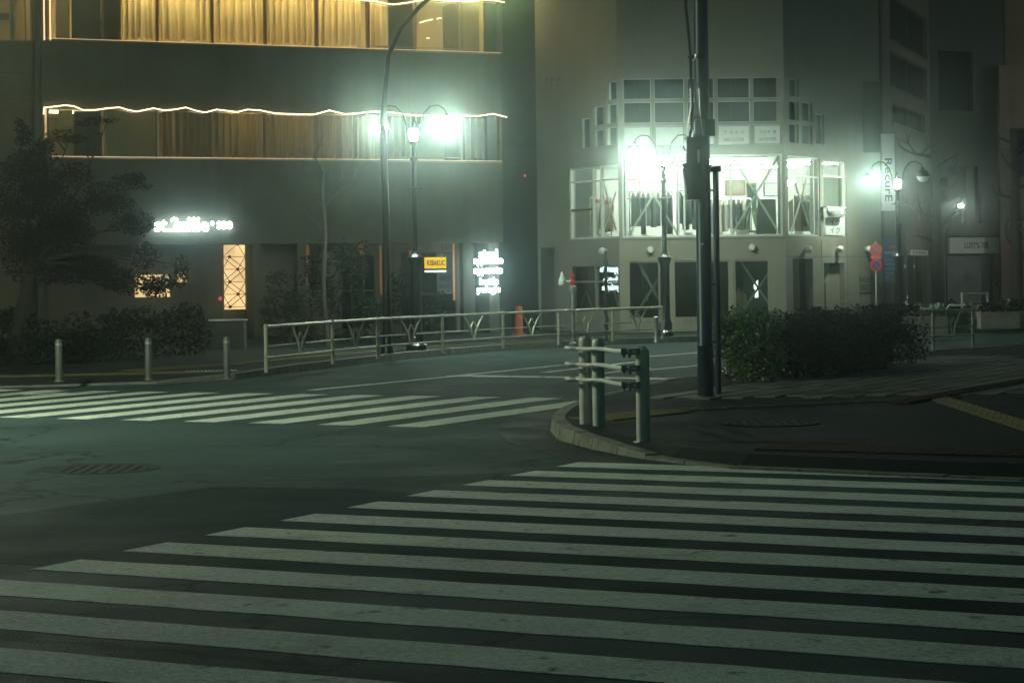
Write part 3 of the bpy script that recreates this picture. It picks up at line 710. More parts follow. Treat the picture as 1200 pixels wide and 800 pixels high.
shrub('bush', 'round leafy green bush right behind the thick blue pole', 'bush', cl, 9000, .055, 'leaf', (3.2, 29.7, NZ), 5, flat=.36)
cl = []
for k in range(34):
    s = k / 33 * 4.9; p = Vector((3.95, 30.35, 0)) + Vector((.47, .883, 0)) * s
    cl.append(((p.x + rnd.uniform(-.1, .1), p.y, .52 + rnd.uniform(-.05, .06)), (.52, .55, .50 + rnd.uniform(-.04, .09)), 1.0))
    if k % 2: cl.append(((p.x + rnd.uniform(-.3, .3), p.y + rnd.uniform(-.3, .2), 0.90 + rnd.uniform(0, .12)), (.22, .22, .12), .22))
shrub('hedge', 'long dark clipped hedge between the round bush and the short fence', 'hedge', cl, 26000, .05, 'leaf_dark', (5.3, 33.9, NZ), 8, stems=16, flat=.38)

# ------------------------------------------------------------------ concrete office and cafe building (left)
BR = Vector(at(590, 300, 58)); BR.z = 0
bd = Vector((.918, .396, 0)).normalized()
FA = Facade((BR - bd * 22).xy, BR.xy)
b1 = thing('office_building', 'grey concrete building with two warm lit window bands and curtains', 'building', (*FA.pt(11, 0).xy, 0))
S = lambda u, v=100, o=0.: FA.loc(u, v, o)[0]
sL = S(49, 120); sR = FA.len
zt0 = FA.loc(320, 56.0)[1]; zl0, zl1 = FA.loc(320, 188.5)[1], FA.loc(320, 131)[1]
zg = FA.loc(450, 285)[1]; zt1 = 9.35
aL0, aL1 = S(57, 160), S(588, 160)
mb = MB(); FA.wall(mb, sL, zg, sR, 13.0, [(aL0, zl0, aL1, zl1), (aL0, zt0, aL1, zt1)], .3); mb.build('wall', 'concrete', b1)
mb = MB(); FA.box(mb, sR - .3, 0, sR, 13, -.31, -7); mb.build('side_wall', 'concrete', b1)
# left wing with the brown wall, its window and the dark corner post
wz0 = FA.loc(20, 48)[1]; w0, w1 = S(-60, 20), S(40, 20)
mb = MB(); FA.wall(mb, 0, 0, S(43, 100), 13, [(w0, wz0, w1, 9.35)], .3, -.25); mb.build('wing_wall', 'brown_concrete', b1)
mb = MB(); FA.box(mb, S(41.5, 100), 0, sL - .012, 13, -.05, -.6); mb.build('corner_post', 'frame_dark', b1)
mb = MB(); FA.box(mb, w0, wz0, w1, 9.35, -.42, -.43); mb.build('window_pane', 'glass', b1)
mb = MB(); FA.box(mb, S(32, 20), wz0, S(33.5, 20), 9.35, -.36, -.41); FA.box(mb, w0, wz0, w1, wz0 + .04, -.3, -.41); mb.build('window_frame', 'bronze', b1)
mb = MB(); FA.box(mb, w0 - 1, wz0 - .3, w1 + .02, 9.6, -3.4, -3.5); FA.box(mb, w0 - 1, wz0 - .35, w1 + .3, wz0 - .3, -.56, -3.4); FA.box(mb, w0 - 1, 9.4, w1 + .3, 9.5, -.56, -3.4); mb.build('wing_room', 'warm_interior', b1)
mb = MB(); FA.box(mb, S(2, 20, -3.3), wz0 - .3, S(10, 20, -3.3), 9.0, -3.36, -3.395); mb.build('door', 'frame_dark', b1) if False else None
mb = MB(); FA.box(mb, w0, 9.30, w1 - .3, 9.36, -1.4, -1.5); mb.build('ceiling_tube', 'warm_tube_dim', b1)
mb = MB(); FA.box(mb, S(-4, 20, -3.3), FA.loc(0, 23, -3.3)[1], S(10, 20, -3.3), FA.loc(0, 16, -3.3)[1], -3.2, -3.39); mb.build('wall_cupboard', 'dark_wall', b1)
# rooms behind the two bands
for (z0, z1, nm) in ((zl0, zl1, 'lower_room'), (zt0, zt1, 'upper_room')):
    mb = MB(); FA.box(mb, aL0 - .2, z0 - .12, aL1 + .05, z0 - .012, -.31, -3.6); FA.box(mb, aL0 - .2, z1 + .012, aL1 + .05, z1 + .1, -.31, -3.6); FA.box(mb, aL0 - .2, z0 - .012, aL1 + .05, z1 + .012, -3.5, -3.6); FA.box(mb, aL1 + .02, z0 - .012, aL1 + .05, z1 + .012, -.31, -3.5); FA.box(mb, aL0 - .2, z0 - .012, aL0 - .17, z1 + .012, -.31, -3.5)
    mb.build(nm, 'warm_interior', b1)
mull = [57, 121, 185.5, 249.5, 312, 372.5, 432.5, 488, 541.5, 587.5]
for band, (z0, z1, v) in enumerate(((zl0, zl1, 160), (zt0, zt1, 30))):
    for i, u in enumerate(mull):
        a = S(u, v); w = .045 if i not in (0, 9) else .06
        mb = MB(); FA.box(mb, a - w / 2, z0 + .05, a + w / 2, z1 - .002, -.02, -.22); mb.build('mullion', 'bronze', b1)
    mb = MB(); FA.box(mb, aL0 + .002, z0 + .002, aL1 - .002, z0 + .048, .03, -.26); mb.build('sill', 'bronze', b1)
    mb = MB(); FA.box(mb, aL0 + .004, z0 + .05, aL1 - .004, z0 + .064, .0, -.012); mb.build('sill_glow', 'sill_glow', b1)  # glowing strip added to give the sill its bright warm line
    for i in range(len(mull) - 1):
        a0, a1 = S(mull[i], v) + .025, S(mull[i + 1], v) - .025
        mb = MB(); FA.box(mb, a0, z0 + .05, a1, z1 - .004, -.14, -.15); mb.build('window_pane', 'glass', b1)
        if i in (6, 7):
            mb = MB(); FA.box(mb, a0, z0 + .12, a1, z0 + .15, -.12, -.135); mb.build('window_bar', 'bronze', b1)
zf = .16
cu = [(143, 183.5, 6), (187.5, 248, 7), (252, 310, 7), (314, 371, 8), (375, 424, 7), (434, 453, 3)]
for (u0, u1, f) in cu:
    mb = MB(); FA.curtain(mb, S(u0, 30, -.4), zt0 + zf, S(u1, 30, -.4), zt1 - .03, -.45, f, .085); mb.build('curtain', 'curtain', b1, True)
mb = MB(); FA.curtain(mb, S(562, 30, -.4), zt0 + .05, S(586, 30, -.4), zt1 - .03, -.45, 3, .03); mb.build('curtain', 'curtain', b1, True)
mb = MB(); FA.box(mb, S(66, 30, -.4), zt0 + .1, S(82, 30, -.4), zt1 - .03, -.44, -.46); mb.build('blind', 'blind', b1)
mb = MB(); FA.box(mb, S(84, 30, -.9), zt0 - .0, S(142, 30, -.9), zt1, -.9, -.94); mb.build('dark_backing', 'interior_dark', b1)  # near-black sheet stands in for the dim room behind this window
mb = MB(); FA.box(mb, S(455, 30, -.9), zt0 - .0, S(486, 30, -.9), zt1, -.9, -.94); mb.build('dark_backing', 'interior_dark', b1)  # same near-black sheet where the uncovered window shows a dim room
for (u0, u1, f) in ((190, 248, 8), (253, 312, 8), (316, 371, 8), (376, 431, 8), (436, 487, 7), (545, 586, 6)):
    mb = MB(); FA.curtain(mb, S(u0, 160, -.4), zl0 + .12, S(u1, 160, -.4), zl1 - .03, -.45, f, .085); mb.build('curtain', 'curtain_dim', b1, True)
mb = MB()
zb_ = FA.loc(155, 141)[1]
for k in range(10):
    zz = zl0 + .06 + k * (zl1 - zl0 - .08) / 10; FA.box(mb, S(125, 160, -.4), zz, S(183.5, 160, -.4), zz + (zl1 - zl0 - .1) / 10, -.44 - .008 * (k % 2), -.455)
mb.build('blind', 'blind', b1)
mb = MB(); FA.box(mb, S(69, 160, -.4), zl0 + .1, S(86, 160, -.4), zl1 - .03, -.44, -.46); mb.build('blind', 'blind', b1)
mb = MB(); FA.box(mb, S(87, 160, -.9), zl0, S(122, 160, -.9), zl1, -.9, -.94); mb.build('dark_backing', 'interior_dark', b1)  # near-black sheet for the dim room in the lower band
# warm tubes of the rooms
for k, u in enumerate((75, 165, 218, 280, 342, 400, 445, 515, 565)):
    a = S(u, 30, -1.1); mb = MB(); FA.box(mb, a - .45, zt1 - .06, a + .45, zt1 - .01, -1.05, -1.12); mb.build('ceiling_tube', 'warm_tube', b1)
    if k in (0, 1, 3, 4, 5): mb = MB(); FA.box(mb, S(u, 160, -1.1) - .4, zl1 - .05, S(u, 160, -1.1) + .4, zl1 - .01, -1.05, -1.12); mb.build('ceiling_tube', 'warm_tube_dim', b1)
mb = MB()
for (u0, v0, u1, v1) in ((492, 27, 507, 23), (512, 22.5, 517, 21.5), (500, 45, 503, 45.4)):
    a, z = FA.loc(u0, v0, -.5); b_, z2 = FA.loc(u1, v1, -.5); mb.tube([FA.pt(a, z, -.5), FA.pt((a + b_) / 2, (z + z2) / 2 + .01, -.5), FA.pt(b_, z2, -.5)], .018, 6)
mb.build('pendant_light', 'rope', b1)
# sagging rope lights
def rope(pix, label, out=.06):
    pts = [];
    for u, v in pix: a, z = FA.loc(u, v, out); pts.append(FA.pt(a, z, out))
    o = MB().tube(pts, .014, 6).build('rope_light', 'rope', None, True)
    o['label'] = label; o['category'] = 'string light'; o['group'] = 'warm rope lights on the concrete building'; return o
rope([(51, 134), (52, 126), (56, 126), (64, 125), (76, 123.5), (86, 124.5), (97, 129), (112, 129), (126, 127), (140, 126), (150, 129), (160, 131), (170, 129), (180, 127), (192, 129.5), (205, 128.5), (218, 126), (228, 129.5), (240, 132), (254, 128.5), (266, 130), (278, 131.5), (290, 128.5), (305, 129.5), (322, 133), (345, 134), (368, 134.5), (386, 129.5), (404, 134), (420, 133), (436, 131), (460, 132), (486, 135.5), (520, 135), (545, 136), (562, 136), (578, 133.5), (594, 137.5)], 'wavy warm rope light along the top of the lower window band')
rope([(52, -9), (110, -8), (180, -7), (250, -7), (330, -6), (400, -2), (441, 2), (452, 4.5), (462, 5.5), (472, 4), (481, 3), (500, -1), (520, 1), (545, 2), (565, 0), (580, 1), (591, 3)], 'warm rope light along the top of the upper window band')
mb = MB()
for u in (52, 59): FA.bar(mb, S(u, 60), zt0, S(u, 60), zt1, .02, .03, .03)
mb.build('edge_glow', emit('edge', (1, .66, .34), 1.6), b1)  # glowing bars stand in for the lit edges of the corner post
mb = MB(); FA.bar(mb, S(53.5, 160), FA.loc(53, 182)[1], S(53.5, 160), zl1, .02, .05, .03); mb.build('edge_glow', emit('edge_low', (1, .6, .28), .7, var=.6, scale=5), b1)  # weaker glowing bar for the lit post beside the lower band
for u in (150, 270, 385, 480, 560):
    for z0, z1 in ((zg + .02, zl0 - .02), (zl1 + .1, zt0 - .02)):
        a = S(u, 200); mb = MB(); FA.box(mb, a - .006, z0, a + .006, z1, -.01, .003); mb.build('wall_joint', 'dark_wall', b1)
for v in (86, 117, 190):
    z = FA.loc(20, v, -.25)[1]; mb = MB(); FA.box(mb, w0, z - .008, S(41, 100), z + .008, -.26, -.247); mb.build('wall_joint', 'dark_wall', b1)
# recessed ground floor
RO = -1.3
mb = MB(); FA.box(mb, 0, zg + .002, sR - .31, zg + .05, -.31, RO - .2); mb.build('soffit', 'concrete', b1)
holes = [FA.rect(262, 287, 288.5, 378, RO), FA.rect(208, 303, 219, 331, RO), FA.rect(158, 322, 200, 348, RO), FA.rect(400, 300, 440, 385, RO), FA.rect(470, 296, 535, 388, RO)]
mb = MB(); FA.wall(mb, S(-90, 330, RO), 0, sR - .31, zg, holes, .2, RO); mb.build('shopfront_wall', 'brown_wall', b1)
for k, u in enumerate((300, 352, 455, 545)):
    a = S(u, 330, -.2); mb = MB(); FA.box(mb, a - .12, 0, a + .12, zg, -.05, -.3); mb.build('column', 'concrete', b1)
h = holes[0]; mb = MB(); FA.box(mb, h[0], h[1] + .35, h[2], h[3], RO - .1, RO - .12); mb.build('lit_panel', 'paper_lit', b1)
mb = MB(); FA.box(mb, h[0], h[1], h[2], h[1] + .349, RO - .1, RO - .14); mb.build('door_base', 'wood', b1)
mb = MB()           # triangular lattice with round hubs over the lit panel
hubs = []
cw = h[2] - h[0]; 
for k in range(6):
    z = h[1] + .42 + k * .33; x = h[0] + cw * (.66 if k % 2 else .30); hubs.append((x, z))
for k, (x, z) in enumerate(hubs):
    for ax, az in ((h[0], z), (h[2], z), (h[0], z + .33), (h[2], z + .33), (h[0], z - .33), (h[2], z - .33)):
        if h[1] + .35 < az < h[3]: FA.bar(mb, x, z, ax, az, RO - .06, .016, .02)
    p = FA.pt(x, z, RO - .05); mb.lathe([(.045, -.01), (.045, .012), (.02, .02)], p, 10, FA.n)
mb.build('lattice', 'frame_dark', b1)
mb = MB()
for q in (h[0] - .03, h[2] + .03): FA.box(mb, q - .03, h[1], q + .03, h[3] + .03, RO + .05, RO - .05)
mb.build('door_frame', 'wood', b1)
for i, k in enumerate((1, 2)):
    h2 = holes[k]; mb = MB(); FA.box(mb, h2[0], h2[1], h2[2], h2[3], RO - .1, RO - .12); mb.build('lit_panel', 'paper_lit', b1)
for k in (3, 4):
    h2 = holes[k]; mb = MB(); FA.box(mb, h2[0], h2[1], h2[2], h2[3], RO - .1, RO - .12); mb.build('window_pane', 'glass_dark', b1)
    mb = MB()
    for q in range(4): a = h2[0] + (h2[2] - h2[0]) * q / 3; FA.box(mb, a - .025, h2[1], a + .025, h2[3], RO - .02, RO - .09)
    FA.box(mb, h2[0], h2[1] + 1.0, h2[2], h2[1] + 1.05, RO - .03, RO - .08); mb.build('window_frame', 'frame_dark', b1)
    mb = MB(); FA.box(mb, h2[0] - .3, 0, h2[2] + .3, zg, RO - 2.0, RO - 2.1); mb.build('dark_room', 'interior_dark', b1)
for (u0, v0, u1, v1, m_) in ((354, 286, 362, 336, 'orange_lit'), (420, 285, 426, 298, 'orange_lit'), (479.5, 293, 483.5, 305, 'orange_lit'), (445, 288, 447, 345, 'orange_lit'), (530.5, 284, 532.5, 352, 'orange_lit')):
    q = FA.rect(u0, v0, u1, v1, RO + .06); mb = MB(); FA.box(mb, q[0], q[1], q[2], q[3], RO + .05, RO + .09); mb.build('slit_light', m_, b1)
# cafe name in glowing letters
a, z = FA.loc(226, 263, .15)
t = thing('cafe_sign', 'glowing white cafe name on the dark wall above the lit door', 'sign', FA.pt(a, z, .0))
a0 = FA.loc(181, 263, .15)[0]; a1 = FA.loc(247, 263, .15)[0]; a2 = FA.loc(272, 263, .15)[0]
text_mb('st.2aIIIe', FA.pt((a0 + a1) / 2 - .02, z, .12), FA.d, UPZ, a1 - a0 - .06, .36, .05, .012).build('letters', 'letters', t)
text_mb('\u2022 soo', FA.pt((a1 + a2) / 2 + .01, z - .02, .12), FA.d, UPZ, a2 - a1, .20, .05, .01).build('letters', 'letters', t)
# column of five glowing words near the building corner
a, z = FA.loc(573, 320, .12)
t = thing('word_sign', 'five lines of glowing white words on the wall near the building corner', 'sign', FA.pt(a, z, 0))
for (w, u0, u1, v, hh) in (('sixel', 562, 583, 297, .22), ('apparecto', 556, 589.5, 307, .23), ('apparoto', 556, 589, 318.5, .23), ('bottle', 562.5, 584, 329.5, .19), ('pologie', 560, 586.5, 340, .24)):
    b0, zz = FA.loc(u0, v, .12); b1_, _ = FA.loc(u1, v, .12)
    text_mb(w, FA.pt((b0 + b1_) / 2, zz, .1), FA.d, UPZ, b1_ - b0, hh, .05, .01).build('letters', 'letters', t)
# yellow lit sign hanging before the shopfront
q = FA.rect(498, 301.5, 522, 314.5, -.5); t = thing('hanging_sign', 'small yellow lit sign with dark writing beside the tall lamp', 'sign', FA.pt((q[0] + q[2]) / 2, q[1], -.5))
mb = MB(); FA.box(mb, *q, -.45, -.55); mb.build('box', 'yellow_lit', t)
text_mb('KEBAKUC', FA.pt((q[0] + q[2]) / 2, (q[1] + q[3]) / 2, -.44), FA.d, UPZ, (q[2] - q[0]) * .86, .15, .01, .02).build('letters', 'ink', t)
mb = MB(); FA.box(mb, q[0], q[1] - .10, q[2], q[1] - .055, -.47, -.52); mb.build('lamp_strip', 'white_lit', t)
mb = MB()
for a in (q[0] + .08, q[2] - .08): FA.box(mb, a - .012, q[3], a + .012, zg, -.49, -.51)
mb.build('hanger', 'frame_dark', t)
# orange guard cone near the alley
cx, cy = g(608, 393, FZ)
t = thing('traffic_post', 'orange traffic post standing in the alley behind the fence', 'traffic post', (cx, cy, FZ))
MB().lathe([(.17, 0), (.17, .04), (.11, .05), (.10, .7), (.085, .74), (0, .75)], (0, 0, 0), 12).build('body', 'orange', t, True, True)

# ------------------------------------------------------------------ dark building in the gap
GA = Facade((-.8, 63.0), (1.4, 63.0))
t = thing('narrow_building', 'dark narrow building set back in the gap beside the concrete building', 'building', (.3, 63, 0))
mb = MB(); GA.wall(mb, -1, 0, 3.2, 13, [GA.rect(603, 330, 622, 390)], .3); mb.build('wall', 'dark_wall', t)
q = GA.rect(603, 330, 622, 390); mb = MB(); GA.box(mb, q[0], q[1], q[2], q[3], -.2, -.25); mb.build('door', 'frame_dark', t)
mb = MB()
for k in range(9): GA.box(mb, -.9, 4.9 + .06 * k, 3, 4.92 + .06 * k, .06, .0)
mb.build('louver', 'frame_dark', t)
mb = MB(); mb.lathe([(.03, 0), (.03, .03), (.015, .04)], GA.pt(*GA.loc(615, 206, .02), .02), 8, GA.n); mb.build('alarm_light', 'red_led', t)

# ------------------------------------------------------------------ corner shop building with the lit upper floor
C1 = at(726, 300, 56); C2 = at(921, 300, 56)
def meet(P, d, u, v=250):
    rx, _ = ray(u, v); t = (rx * P.y - P.x) / (d[0] - rx * d[1]); return (P.x + d[0] * t, P.y + d[1] * t)
LE = meet(C1, (-.548, .836), 629, 200); RE = meet(C2, (.532, .847), 1032, 200)
FL, FC, FR = Facade(LE, C1.xy), Facade(C1.xy, C2.xy), Facade(C2.xy, RE)
b2 = thing('shop_building', 'cream corner building with a brightly lit glazed clothes shop upstairs', 'building', (C1.x + 2, C1.y + 1, 0))
up_c = [(730, 763), (767, 802), (806, 837), (841, 879), (883, 916)]
rows_c = [(91.5, 115.5), (119, 143.5), (147, 170.5)]
up_l = [(711.5, 722.5, 96, 117), (710.5, 722.5, 122, 145), (695, 707, 125, 147), (710.5, 722.5, 149, 170), (695.5, 707, 152, 172), (680.5, 691, 139, 174)]
up_r = [(925, 936, 92.5, 113), (925, 936, 118.5, 141), (940, 952, 120, 142), (925, 936, 145.5, 167.5), (940, 952, 147, 169), (955.5, 966, 134, 169)]
hc = [FC.rect(a, v0 - .021 * (0), b, v1) for a, b in up_c for v0, v1 in rows_c]
# rows follow the level lines of the building
zr = [(FC.loc(820, v1)[1], FC.loc(820, v0)[1]) for v0, v1 in rows_c]
hc = [(FC.loc(a, 130)[0], z0, FC.loc(b, 130)[0], z1) for a, b in up_c for z0, z1 in zr]
lw = {'l': FL.rect(667, 192, 725, 280), 'r1': FR.rect(923.5, 184, 961, 276), 'r2': FR.rect(965, 187, 991, 276)}
zsill, ztopw = FC.loc(820, 277.5)[1], FC.loc(820, 181.5)[1]
big = (FC.loc(729, 230)[0], zsill, FC.loc(917, 230)[0], ztopw)
lw['l'] = (lw['l'][0], zsill, lw['l'][2], ztopw - .22); lw['r1'] = (lw['r1'][0], zsill, lw['r1'][2], ztopw - .02); lw['r2'] = (lw['r2'][0], zsill, lw['r2'][2], ztopw - .06)
gz1 = FC.loc(820, 305)[1]
gf = [(FC.loc(736, 340)[0], .45, FC.loc(774, 340)[0], gz1), (FC.loc(789, 340)[0], .12, FC.loc(856, 340)[0], gz1), (FC.loc(860, 340)[0], .12, FC.loc(902.5, 340)[0], gz1)]
gl = [FL.rect(668, 310, 725, 366)]; grr = [FR.rect(929.5, 303, 953, 384), FR.rect(966, 308, 990, 384)]
mb = MB(); FC.wall(mb, 0, 0, FC.len, 13, hc + [big] + gf, .22); mb.build('front_wall', 'cream', b2)
hl = [FL.rect(a, c, b, d) for a, b, c, d in up_l]
mb = MB(); FL.wall(mb, 0, 0, FL.len, 13, hl + [lw['l']] + gl, .22); mb.build('side_wall', 'cream', b2)
hr = [FR.rect(a, c, b, d) for a, b, c, d in up_r]
mb = MB(); FR.wall(mb, 0, 0, FR.len, 13, hr + [lw['r1'], lw['r2']] + grr, .22); mb.build('side_wall', 'cream', b2)
for fac, hs in ((FC, hc), (FL, hl), (FR, hr)):
    for h in hs:
        if random.random() < .45:
            mb = MB(); zb = h[1] + (h[3] - h[1]) * random.choice((.0, .35, .6)); w_ = h[2] - h[0]; q0, q1 = random.choice(((.03, .97), (.03, .5), (.55, .97)))
            fac.box(mb, h[0] + w_ * q0, zb, h[0] + w_ * q1, h[3] - .02, -.2, -.22); mb.build('window_blind', random.choice(('interior', 'curtain_dim', 'dark_wall')), b2)
        mb = MB(); fac.box(mb, h[0], h[1], h[2], h[3], -.12, -.13); mb.build('window_pane', 'glass_dark', b2)
        mb = MB(); e = .012
        for q in ((h[0], h[1], h[2], h[1] + e), (h[0], h[3] - e, h[2], h[3]), (h[0], h[1] + e, h[0] + e, h[3] - e), (h[2] - e, h[1] + e, h[2], h[3] - e)): fac.box(mb, *q, -.06, -.16)
        if fac is FC and h[1] > zr[2][1]:
            if random.random() < .6: fac.bar(mb, h[0] + .1, h[3], h[2] - .1, h[1], -.3, .03, .02)
            a = h[0] + (h[2] - h[0]) * .45; fac.box(mb, a - .02, h[1], a + .02, h[3], -.28, -.32)
        mb.build('window_frame', 'white_steel', b2)
# pale notice panels in the lowest upper row
for i, h in enumerate([x for x in hc if x[1] == zr[2][0]]):
    mb = MB(); FC.box(mb, h[0] + .03, h[1] + .03, h[2] - .03, h[3] - .03, -.065, -.11); mb.build('notice_panel', 'sign_white', b2)
    cxm = (h[0] + h[2]) / 2; w = (h[2] - h[0]) * .62; 
    if i >= 3:
        for j, s_ in enumerate((['\u30a2 \u30e1 \u30ab \u30b8', 'USED CLOTHES'], ['\u30d5\u30eb\u30ae \u5c4b', 'LA OYSTERS'])[i - 3]):
            text_mb(s_, FC.pt(cxm, h[1] + (h[3] - h[1]) * (.64 - .36 * j), -.06), FC.d, UPZ, w, .085, .004).build('notice_lettering', 'dark_wall', b2)
# dark upper room
poly = [Vector((*LE, 0)), C1.copy(), C2.copy(), Vector((*RE, 0))]
def inset(p, d=.24):
    cc = Vector((6.0, 66, 0)); return [(q + (cc - Vector((q.x, q.y, 0))).normalized() * d).xy for q in p]
ip = inset([Vector((q.x, q.y, 0)) for q in poly], .3)
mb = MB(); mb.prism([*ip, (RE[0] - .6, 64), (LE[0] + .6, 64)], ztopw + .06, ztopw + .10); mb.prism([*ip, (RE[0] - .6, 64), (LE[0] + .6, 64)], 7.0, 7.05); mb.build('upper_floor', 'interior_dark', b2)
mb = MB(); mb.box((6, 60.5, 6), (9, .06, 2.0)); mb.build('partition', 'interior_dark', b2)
# lit shop room
zfl = zsill - .35; zce = ztopw + .03
mb = MB(); mb.prism([*ip, (RE[0] - .4, 63.6), (LE[0] + .4, 63.6)], zfl - .05, zfl); mb.build('shop_floor', 'interior', b2)
mb = MB(); mb.prism([*ip, (RE[0] - .4, 63.6), (LE[0] + .4, 63.6)], zce, zce + .025); mb.build('shop_ceiling', 'interior', b2)
mb = MB(); mb.box(((LE[0] + RE[0]) / 2, 63.65, (zfl + zce) / 2), (RE[0] - LE[0], .08, zce - zfl - .004)); mb.box((LE[0] + .33, 61.6, (zfl + zce) / 2), (.08, 4.0, zce - zfl - .004)); mb.box((RE[0] - .36, 62.7, (zfl + zce) / 2), (.08, 1.8, zce - zfl - .004)); mb.build('shop_wall', 'interior', b2)
for (x, y, L, lab) in ((3.4, 57.6, 2.0, 'ceiling tubes of the front row behind the twin bell lamp'), (5.9, 57.6, 2.0, 'ceiling tubes of the front row above the snake plant'), (8.0, 58.6, 1.3, 'ceiling tubes just behind the right side glazing'), (3.3, 59.6, 2.2, 'ceiling tubes of the middle row at its left end'), (6.0, 59.6, 2.2, 'ceiling tubes in the centre of the middle row'), (8.6, 60.6, 1.6, 'ceiling tubes of the middle row above the red clothes rack'), (4.5, 61.8, 2.4, 'ceiling tubes of the back row at its left end'), (7.4, 62.0, 2.2, 'ceiling tubes of the back row at its right end'), (2.1, 60.0, .9, 'short ceiling tubes behind the left side glazing')):
    tt = thing('ceiling_light', lab, 'ceiling light', (x, y, zce - .06), 'fluorescent tubes on the shop ceiling')
    MB().box((0, 0, .03), (L, .14, .05)).build('housing', 'white_steel', tt, False, True)
    m = MB()
    for dy in (-.045, .045): m.tube([(-L / 2 + .04, dy, -.012), (L / 2 - .04, dy, -.012)], .018, 6)
    m.build('tube', 'tube', tt, False, True)
# glazing of the lit floor: mullions, transoms, panes, cross braces
def glaze(fac, h, cols, rows, name_m='white_steel', w=.05):
    xs = [h[0]] + cols + [h[2]]; zs = [h[1]] + rows + [h[3]]
    for i, x in enumerate(xs):
        ww = w if 0 < i < len(xs) - 1 else .05
        xx = min(max(x, h[0] + ww / 2), h[2] - ww / 2); mb = MB(); fac.box(mb, xx - ww / 2, h[1], xx + ww / 2, h[3], -.03, -.13); mb.build('mullion', name_m, b2)
    for i in range(len(xs) - 1):
        for j, z in enumerate(zs):
            zz = min(max(z, h[1] + .025), h[3] - .025); mb = MB(); fac.box(mb, xs[i] + w / 2, zz - .022, xs[i + 1] - w / 2, zz + .022, -.04, -.12); mb.build('transom', name_m, b2)
        for j in range(len(zs) - 1):
            mb = MB(); fac.box(mb, xs[i] + .02, zs[j] + .02, xs[i + 1] - .02, zs[j + 1] - .02, -.075, -.085); mb.build('window_pane', 'glass', b2)
X = lambda f, u, v=230: f.loc(u, v)[0]
glaze(FC, big, [X(FC, 734), X(FC, 795), X(FC, 802), X(FC, 857)], [])
glaze(FL, lw['l'], [X(FL, 693.5), X(FL, 703)], [FL.loc(680, 213)[1]])
mb = MB(); FL.box(mb, lw['l'][0] + .05, FL.loc(680, 246)[1] - .03, X(FL, 693.5) - .02, FL.loc(680, 246)[1] + .03, -.03, -.14); mb.build('transom', 'dark_wall', b2)
glaze(FR, lw['r1'], [X(FR, 955)], [FR.loc(940, 206.5)[1]]); glaze(FR, lw['r2'], [], [FR.loc(978, 207)[1], FR.loc(978, 243)[1]])
def brace(fac, u0, v0, u1, v1, out=-.42):
    a, z = fac.loc(u0, v0, out); b_, z2 = fac.loc(u1, v1, out); mb = MB(); fac.bar(mb, a, z, b_, z2, out, .055, .03); mb.build('brace', 'white_steel', b2)
for q in ((737, 180, 795, 276), (795, 180, 737, 276), (860, 186, 915, 276), (913, 182, 857, 276)): brace(FC, *q)
for q in ((926, 276, 952, 186), (930, 210, 952, 276)): brace(FR, *q)
for q in ((706, 276, 722, 225), (722, 270, 704, 200)): brace(FL, *q)
# clothes racks and garments
GC = [(.05, .055, .05), (.10, .06, .05), (.02, .02, .025), (.16, .14, .11), (.22, .05, .05), (.06, .08, .10), (.30, .28, .22), (.09, .10, .06)]
gm = [mat('garment_%s' % w, c, .9, var=.3, scale=5) for w, c in zip(('green', 'brown', 'black', 'taupe', 'red', 'navy', 'cream', 'olive'), GC)]
gcount = 0
COLN = ('green', 'brown', 'black', 'taupe', 'red', 'navy', 'cream', 'olive')
ORD = ('first', 'second', 'third', 'fourth', 'fifth', 'sixth', 'seventh', 'eighth', 'ninth', 'tenth', 'eleventh', 'twelfth')
def rack(x, y, L, label, cols, ang=0.0, h=1.45, hang=1.05):
    global gcount
    t = thing('clothes_rack', label, 'clothes rack', (x, y, zfl), 'clothes racks in the lit shop', ang)
    for s_ in (-1, 1):
        MB().tube([(s_ * L / 2, 0, .06), (s_ * L / 2, 0, h)], .016, 8).build('upright', 'chrome', t, True, True)
        MB().tube([(s_ * L / 2, -.25, .04), (s_ * L / 2, .25, .04)], .016, 8).build('foot', 'chrome', t, True, True)
    MB().tube([(-L / 2, 0, h), (L / 2, 0, h)], .016, 8).build('rail', 'chrome', t, True, True)
    n = int(L / .13)
    for k in range(n):
        rx = -L / 2 + .1 + (L - .2) * k / max(1, n - 1); wx = x + rx * cos(ang); wy = y + rx * sin(ang)
        hh = hang * rr.uniform(.82, 1.05); c = cols[rr.randrange(len(cols))]; w = rr.uniform(.40, .50); m = MB()
        th = .055
        prof = [(0, -.02), (.35, -.10), (1, -.18), (.92, -.32), (.80, -.5), (.86, -hh)]
        vs = []
        for (fx, zz) in prof:
            for sx_, sy_ in ((-1, -1), (1, -1), (1, 1), (-1, 1)): vs.append((sx_ * th * (.5 + .5 * abs(fx)) + rr.uniform(-.01, .01), sy_ * w / 2 * max(.12, fx), zz))
        fs = []
        for i in range(len(prof) - 1):
            for q in range(4): fs.append((i * 4 + q, i * 4 + (q + 1) % 4, i * 4 + 4 + (q + 1) % 4, i * 4 + 4 + q))
        fs += [(3, 2, 1, 0), tuple((len(prof) - 1) * 4 + q for q in range(4))]
        m.add(vs, fs); m.tube([(0, 0, -.03), (0, 0, .01), (.0, .015, .03)], .004, 4)
        o = m.build('garment', gm[c], None); o.location = (wx, wy, zfl + h - .015); o.rotation_euler = (0, 0, ang + rr.uniform(-.2, .2) + (pi * .5 if False else 0))
        o['label'] = COLN[c] + ' garment, ' + ORD[k] + ' from the left end of the ' + label.split(' rack')[0] + ' rack'; o['category'] = 'garment'; o['group'] = 'garments hanging in the lit shop'
        gcount += 1
